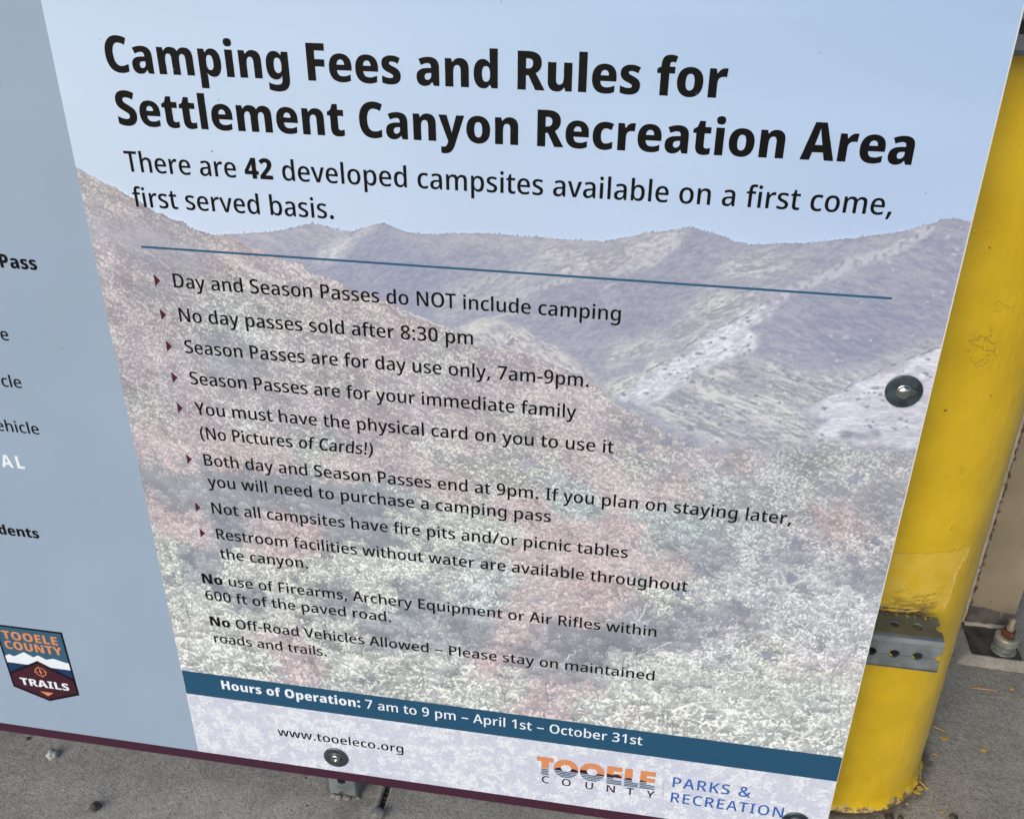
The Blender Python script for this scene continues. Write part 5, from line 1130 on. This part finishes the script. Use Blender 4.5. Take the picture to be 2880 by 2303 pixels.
    img = np.where(hillmask > .5, im2, img)
    # the faded strip under the blue band
    c = sstep(.38, .66, clA + (fine - .5) * .25)
    t = np.clip(c * .50 + flk[3.9] * (.22 + .5 * c) + flk[2.4] * .10, 0, 1)[..., None]
    foot = np.array((206, 208, 222)) * (1 - t) + np.array((234, 236, 238)) * t
    img = np.where((Vv < 57)[..., None], foot, img)
    g = np.random.RandomState(77).rand(*U.shape).astype(np.float32) - .5
    img = img + (g * np.where(Vv < 770, 4.0, 0.0))[..., None]
    # printed sharpness
    sharp = np.stack([img[..., k] - blur(img[..., k].astype(np.float32), 2) for k in range(3)], -1)
    img = np.where((Vv < 770)[..., None], img + .5 * sharp, img)
    return np.clip(img, 0, 255), U, Vv
def canyon():
    step = 0.9
    us = np.arange(0.2, 849.61, step)
    vs = np.concatenate([np.arange(-54.6, 786, step), np.arange(790, 1054.1, 6.0)])
    img, U, Vv = canyon_colours(us, vs)
    rgb = np.clip(s2l(img) / WHITE, 0, .95)
    nv, nu = U.shape
    co = np.empty((nv * nu, 3), np.float32)
    co[:, 0] = U.ravel() / 1000; co[:, 1] = -0.00015; co[:, 2] = Vv.ravel() / 1000
    idx = np.arange(nv * nu, dtype=np.int32).reshape(nv, nu)
    quads = np.stack([idx[:-1, :-1], idx[:-1, 1:], idx[1:, 1:], idx[1:, :-1]], -1).reshape(-1, 4)
    me = bpy.data.meshes.new("canyon_photograph")
    me.vertices.add(len(co)); me.vertices.foreach_set("co", co.ravel())
    me.loops.add(quads.size); me.loops.foreach_set("vertex_index", quads.ravel())
    me.polygons.add(len(quads)); me.polygons.foreach_set("loop_start", np.arange(0, quads.size, 4, dtype=np.int32))
    me.update(calc_edges=True)
    at_ = me.attributes.new("print_colour", 'FLOAT_COLOR', 'POINT')
    rgba = np.ones((nv * nu, 4), np.float32); rgba[:, :3] = rgb.reshape(-1, 3)
    at_.data.foreach_set("color", rgba.ravel())
    me.materials.append(M_PHOTO)
    return link(bpy.data.objects.new("canyon_photograph", me), sign)
canyon()

flat_poly("hours_band", [rect(0.6, 849.4, 56.3, 98.2)], M_TEAL, 0.30)
flat_poly("divider_line", [rect(55, 796.4, 690.8, 693.2)], M_RULE, 0.30)

# ---- lettering
_gl = {}
def glyph(font, ch):
    k = (font, ch)
    if k not in _gl:
        adv, s = (FONT_R if font == 'R' else FONT_B)[ch]
        V, T = [], []
        loops = []
        for part in (s.split(' ') if s else []):
            n = [(ord(part[i]) - 35) * 90 + ord(part[i + 1]) - 35 - 600 for i in range(0, len(part), 2)]
            loops.append([(n[i], n[i + 1]) for i in range(0, len(n), 2)])
        area = lambda lp: sum(a[0] * b[1] - b[0] * a[1] for a, b in zip(lp, lp[1:] + lp[:1]))
        outer = [lp for lp in loops if area(lp) < 0]
        holes = [lp for lp in loops if area(lp) >= 0]
        def within(h, o):
            x, y = h[0]; r = False
            for (x0, y0), (x1, y1) in zip(o, o[1:] + o[:1]):
                if (y0 > y) != (y1 > y) and x < (x1 - x0) * (y - y0) / (y1 - y0) + x0: r = not r
            return r
        for ol in outer:
            grp = [ol] + [h for h in holes if within(h, ol)]
            base = len(V)
            V += [q for lp in grp for q in lp]
            T += [tuple(base + i for i in t) for t in tessellate_polygon([[Vector((x, y, 0)) for x, y in lp] for lp in grp])]
        _gl[k] = (adv, V, T)
    return _gl[k]

def text_geo(runs, x0, x1, z, cap, d, track=0.0):
    """runs [(font, string)] -> verts/faces; ink runs from x0 to x1 (x1 None keeps the natural width)"""
    V, F, x = [], [], 0.0
    for run in runs:
        font, s = run[0], run[1]
        slant = run[2] if len(run) > 2 else 0.0
        for ch in s:
            adv, gv, gt = glyph(font, ch)
            o = len(V)
            V += [(x + a + slant * b, b) for a, b in gv]
            F += [tuple(o + i for i in t) for t in gt]
            x += adv + track
    lo = min(v[0] for v in V); hi = max(v[0] for v in V)
    sy = cap / 714.0
    sx = sy if x1 is None else (x1 - x0) / (hi - lo)
    return [at(x0 + (a - lo) * sx, z + b * sy, d) for a, b in V], F

def text(name, runs, x0, x1, z, cap, mat=None, d=0.45, parent=sign, track=0.0):
    V, F = text_geo(runs, x0, x1, z, cap, d, track)
    o = mesh_obj(name, V, F, mat or M_BLACK, parent)
    fix_facing(o)
    return o

text("heading_text", [('B', "Camping Fees and Rules for")], 54.6, 626.3, 865.0, 32.8)
text("heading_text", [('B', "Settlement Canyon Recreation Area")], 55.9, 789.1, 815.7, 32.6)
text("introduction_text", [('R', "There are "), ('B', "42"), ('R', " developed campsites available on a first come,")], 54.5, 781.0, 770.3, 20.4)
text("introduction_text", [('R', "first served basis.")], 55.8, 264.6, 734.7, 20.4)
RULES = [("Day and Season Passes do NOT include camping", 84.1, 548.8, 649.3, 1), ("No day passes sold after 8:30 pm", 84.1, 401.4, 610.6, 1),
         ("Season Passes are for day use only, 7am-9pm.", 84.2, 521.1, 573.4, 1), ("Season Passes are for your immediate family", 84.0, 509.7, 535.3, 1),
         ("You must have the physical card on you to use it", 83.9, 550.5, 497.0, 1), ("(No Pictures of Cards!)", 84.9, 287.2, 465.6, 0),
         ("Both day and Season Passes end at 9pm. If you plan on staying later,", 84.0, 742.0, 429.5, 1), ("you will need to purchase a camping pass", 84.0, 486.5, 400.2, 0),
         ("Not all campsites have fire pits and/or picnic tables", 83.5, 573.9, 362.2, 1), ("Restroom facilities without water are available throughout", 83.8, 643.1, 324.4, 1),
         ("the canyon.", 84.1, 195.5, 295.2, 0)]
for s, x0, x1, z, b in RULES:
    runs = [('R', "(No Pictures "), ('R', "of Cards!)", 0.13)] if s.startswith("(No") else [('R', s)]
    text("rule_text", runs, x0, x1, z, 15.8)
    if b:
        flat_poly("bullet_mark", [[(63.0, z - .2), (69.4, z + 6.7), (63.0, z + 13.4)]], M_BULLET, 0.45)
text("notice_text", [('B', "No"), ('R', " use of Firearms, Archery Equipment or Air Rifles within")], 54.5, 614.0, 253.1, 15.4)
text("notice_text", [('R', "600 ft of the paved road.")], 54.9, 294.7, 226.6, 15.4)
text("notice_text", [('B', "No"), ('R', " Off-Road Vehicles Allowed – Please stay on maintained")], 54.7, 616.8, 184.4, 15.4)
text("notice_text", [('R', "roads and trails.")], 55.9, 206.9, 156.2, 15.4)
text("hours_text", [('B', "Hours of Operation:"), ('R', " 7 am to 9 pm – April 1st – October 31st")], 54.3, 610.2, 74.0, 15.6, M_WHITEINK, 0.55)
text("web_address", [('R', "www.tooeleco.org")], 123.8, 299.2, 0.2, 15.4)
for font, s, x1, z, mt in (('B', "Pass", -68.9, 657.6, None), ('R', "e", -124.7, 570.2, None), ('R', "cle", -124.3, 510.3, None), ('R', "ehicle", -117.6, 449.4, None), ('B', "dents", -155.9, 293.8, None)):
    V, F = text_geo([(font, s)], 0, None, z, 15.6, 0.45)
    hi = max(v[0] for v in V) * 1000
    text("price_list_text", [(font, s)], x1 - hi, None, z, 15.6)
text("price_list_text", [('B', "AL")], -179.2, -149.2, 398.0, 17.6, M_WHITEINK, 0.45, track=120)

# ---- shield badge
badge = bpy.data.objects.new("shield_badge", None); link(badge, sign)
flat_poly("badge_border", [[(-262.3, 138.3), (-162.0, 138.6), (-162.2, 24.3), (-211.5, 4.6), (-262.2, 24.0)]], M_BADGEEDGE, 0.30, badge)
flat_poly("badge_sky", [rect(-259.4, -165.0, 70.4, 135.4)], M_BADGEBLUE, 0.38, badge)
flat_poly("snow_ridge", [[(-259.4, 70.4), (-259.4, 82.0), (-252.8, 85.8), (-245.8, 83.0), (-228.8, 93.2), (-216.3, 85.8), (-208.7, 90.6), (-197.3, 84.4), (-186.4, 88.2), (-172.6, 84.2), (-165.0, 83.0), (-165.0, 70.4)]], M_WHITEINK, 0.46, badge)
flat_poly("badge_lake", [rect(-259.4, -165.0, 50.0, 70.3)], M_NAVY, 0.38, badge)
flat_poly("badge_peak_outline", [[(-259.4, 46.4), (-259.4, 52.2), (-212.0, 80.2), (-165.0, 54.4), (-165.0, 46.4)]], M_BADGEEDGE, 0.54, badge)
flat_poly("badge_peak", [[(-259.0, 28.0), (-259.0, 48.6), (-212.0, 76.0), (-165.2, 50.4), (-165.2, 28.0), (-211.5, 8.6)]], M_BADGEMAROON, 0.60, badge)
text("badge_text", [('B', "TOOELE")], -253.6, -172.4, 114.2, 14.6, M_ORANGE, 0.62, badge)
text("badge_text", [('B', "COUNTY")], -254.4, -170.0, 96.4, 14.6, M_ORANGE, 0.62, badge)
text("badge_text", [('B', "TRAILS")], -248.0, -175.0, 30.6, 13.2, M_WHITEINK, 0.68, badge)
flat_poly("badge_pointer", [[(-221.8, 22.1), (-211.6, 14.6), (-201.6, 22.0)]], M_ORANGE, 0.68, badge)
def ring(cx, cz, r0, r1, d, n=40, a0=0, a1=360):
    V, F = [], []
    for i in range(n + 1):
        t = math.radians(a0 + (a1 - a0) * i / n)
        for r in (r0, r1):
            V.append(at(cx + r * math.cos(t), cz + r * math.sin(t), d))
    for i in range(n):
        F.append((2 * i, 2 * i + 1, 2 * i + 3, 2 * i + 2))
    return V, F
V, F = ring(-212, 59.9, 7.0, 8.3, .68)
for k in range(4):
    a = math.radians(90 * k + 8)
    for rr, hw in ((5.2, .75),):
        cx, cz = -212 + rr * math.cos(a), 59.9 + rr * math.sin(a)
        o = len(V)
        V += [at(cx - hw, cz - hw, .68), at(cx + hw, cz - hw, .68), at(cx + hw, cz + hw, .68), at(cx - hw, cz + hw, .68)]
        F.append((o, o + 1, o + 2, o + 3))
    cx, cz = -212 + 8.8 * math.cos(a), 59.9 + 8.8 * math.sin(a)
    o = len(V)
    V += [at(cx - .9, cz - .9, .68), at(cx + .9, cz - .9, .68), at(cx + .9, cz + .9, .68), at(cx - .9, cz + .9, .68)]
    F.append((o, o + 1, o + 2, o + 3))
o = len(V)
for u, v in ((0, 6.2), (1.7, 0), (0, -6.2), (-1.7, 0)):
    c, s = math.cos(.15), math.sin(.15)
    V.append(at(-212 + u * c - v * s, 59.9 + u * s + v * c, .68))
F.append((o, o + 1, o + 2, o + 3))
ob = mesh_obj("badge_compass", V, F, M_ORANGE, badge); fix_facing(ob)

# ---- county logo: heavy letters cut into an orange sky, dark hills and striped water
logo = bpy.data.objects.new("county_logo", None); link(logo, sign)
def spans(ch, x, x0, x1, z0, z1):
    """vertical ink intervals of a heavy letter at abscissa x"""
    w, h = x1 - x0, z1 - z0
    t = (x - x0) / w
    if t < 0 or t > 1: return []
    if ch == 'T': return [(z0, z1)] if .29 < t < .72 else [(z1 - .24 * h, z1)]
    if ch == 'L': return [(z0, z1)] if t < .55 else [(z0, z0 + .25 * h)]
    if ch == 'E':
        return [(z0, z1)] if t < .44 else [(z1 - .25 * h, z1), (z0 + .40 * h, z0 + .62 * h), (z0, z0 + .25 * h)]
    if ch == 'O':
        k = 2 * t - 1; o = math.sqrt(max(0, 1 - abs(k) ** 2.2)) * (h / 2 + .6)
        c = (z0 + z1) / 2
        kk = k / .43
        if abs(kk) < 1:
            i = math.sqrt(1 - kk * kk) * h * .19
            return [(c - o, c - i + 1.0), (c + i + 1.0, c + o)]
        return [(c - o, c + o)]
LET = [('T', 478.2, 500.0), ('O', 500.7, 532.6), ('O', 534.6, 566.4), ('E', 569.5, 588.9), ('L', 592.4, 610.1), ('E', 612.0, 631.3)]
HX = [478, 499, 501, 505, 512, 522, 527, 532, 536, 541, 549, 557, 566, 570, 577, 583, 589, 594, 598, 602, 610, 614, 620, 624, 632]
HZ = [8.0, 8.0, 9.5, 12.5, 14.6, 13.2, 14.4, 12.0, 14.8, 15.2, 13.6, 11.6, 11.2, 14.6, 13.2, 15.4, 11.5, 10.6, 12.4, 10.6, 9.0, 11.4, 9.6, 8.4, 8.0]
bands = {"logo_sky": [], "logo_hills": [], "logo_water": []}
stripes = [(6.9 - 2.95 * k - 1.75, 6.9 - 2.95 * k) for k in range(4)]
for ch, x0, x1 in LET:
    n = int((x1 - x0) / .25)
    for i in range(n):
        xa, xb = x0 + (x1 - x0) * i / n, x0 + (x1 - x0) * (i + 1) / n
        xm = (xa + xb) / 2
        mz = float(np.interp(xm, HX, HZ))
        for a, b in spans(ch, xm, x0, x1, -3.9, 28.6):
            for nm, lo, hi in [("logo_sky", mz, 99), ("logo_hills", 8.0, mz)] + [("logo_water", s, e) for s, e in stripes]:
                p, q = max(a, lo), min(b, hi)
                if q - p > .05: bands[nm].append(rect(xa, xb, p, q))
for nm, mt in (("logo_sky", M_ORANGE), ("logo_hills", M_LOGODARK), ("logo_water", M_TEAL)):
    V, F = [], []
    for r in bands[nm]:
        o = len(V); V += [at(u, v, .40) for u, v in r]; F.append((o, o + 1, o + 2, o + 3))
    mesh_obj(nm, V, F, mt, logo)
V, F = [], []
for ch, cx in zip("COUNTY", (490.3, 517.9, 547.9, 576.0, 601.1, 627.2)):
    v, f = text_geo([('R', ch)], 0, None, -19.4, 13.0, .40)
    mx = (min(q[0] for q in v) + max(q[0] for q in v)) / 2
    o = len(V); V += [((q[0] - mx) * 1.08 + cx / 1000, q[1], q[2]) for q in v]; F += [tuple(o + i for i in t) for t in f]
ob = mesh_obj("logo_lettering", V, F, M_LOGODARK, logo); fix_facing(ob)
flat_poly("logo_divider", [rect(642.2, 642.9, -11.9, 16.5)], mat_flat("pale_rule", (196, 170, 165)), .40, logo)
text("department_text", [('R', "PARKS &")], 653.6, 751.4, 6.6, 18.2, M_BLUE, .40, track=60)
text("department_text", [('R', "RECREATION")], 653.6, 795.0, -21.6, 18.2, M_BLUE, .40, track=60)

# ---- bolts through the sign
M_BURR = galvanised("scraped_zinc", (0.10, 0.125, 0.14), (0.30, 0.34, 0.36), 0.4, 0.8).m
def lathe_y(prof, n, cx, cz):
    """prof (radius mm, height in front of board mm) turned about the sign's normal"""
    V, F = [], []
    for r, h in prof:
        for i in range(n):
            t = 2 * math.pi * i / n
            V.append(at(cx + r * math.cos(t), cz + r * math.sin(t), h))
    for k in range(len(prof) - 1):
        for i in range(n):
            j = (i + 1) % n
            F.append((k * n + i, k * n + j, (k + 1) * n + j, (k + 1) * n + i))
    F.append(tuple((len(prof) - 1) * n + i for i in range(n)))
    return V, F
for cx, cz, kind in ((824.6, 598.0, 0), (203.6, -26.6, 1), (811.6, -25.2, 1)):
    wz = [(17.4, .5), (17.4, 1.9), (16.9, 2.3), (8.4, 2.3)] if kind == 0 else [(17.2, .5), (17.2, 1.7), (16.2, 2.4), (9.5, 2.6), (8.6, 3.2), (7.6, 3.2), (7.0, 2.4)]
    V, F = lathe_y(wz, 72, cx, cz)
    wa = mesh_obj("washer", V, F, M_ZINC, sign)
    if kind == 0:
        pr = [(7.4, 2.3), (7.6, 2.8), (7.1, 3.2), (6.7, 3.2)] + [(6.7 * math.cos(a), 3.2 + 3.6 * math.sin(a)) for a in [math.radians(d) for d in (5, 15, 25, 35, 45, 55, 65, 75, 84)]]
        V, F = lathe_y(pr, 48, cx, cz)
        mesh_obj("rivet_head", V, F, M_CHROME, wa, smooth=True)
        # smeared lug of zinc beside the head
        bm = bmesh.new(); pebble_bm(bm, (0, 0, 0), 1.0, random.Random(3), 1.0)
        for v in bm.verts:
            v.co = Vector(at(cx + 8.6 + v.co.x * 4.2, cz - .2 + v.co.y * (3.6 - 1.2 * v.co.x), 2.2 + v.co.z * .55))
        bm_obj("burr", bm, M_BURR, wa, smooth=True)
    else:
        pr = [(6.6, 2.4), (6.6, 3.4), (6.0, 4.4), (4.6, 5.0), (2.4, 5.1), (2.2, 3.6), (.3, 3.4)]
        V, F = lathe_y(pr, 48, cx, cz)
        mesh_obj("bolt_head", V, F, M_CHROME if cx < 500 else M_ZINC, wa, smooth=True)

# ---- a few specks of dirt stuck to the print
V, F = [], []
rs = random.Random(15)
SPECKS = [(147.5, 795.0, .9), (52, 894, .45), (121, 870, .6), (161, 844, .5), (806, 792, .55), (430, 937, .5), (601, 868, .5), (-62, 566, .7), (-104, 430, .5), (-30, 700, .5), (300, 70, .6), (700, 75, .5), (520, 84, .45), (240, -62, .9), (90, -60, .6), (560, -63, .8), (420, -66, .7), (700, 905, .5), (250, 960, .5), (-150, 220, .6), (-60, 150, .5), (-220, 600, .6)]
for _ in range(60):
    SPECKS.append((rs.uniform(-330, 845), rs.uniform(-66, 1000), rs.uniform(.2, .45)))
for u, v, r in SPECKS:
    o = len(V)
    for i in range(8):
        t = 2 * math.pi * i / 8
        rr_ = r * rs.uniform(.7, 1.2)
        V.append(at(u + rr_ * math.cos(t), v + rr_ * math.sin(t), .62))
    F.append(tuple(o + i for i in range(8)))
ob = mesh_obj("dirt_specks", V, F, Mat("dirt", (0.20, 0.17, 0.14), 0.9).m, sign)
fix_facing(ob); ob["kind"] = "stuff"
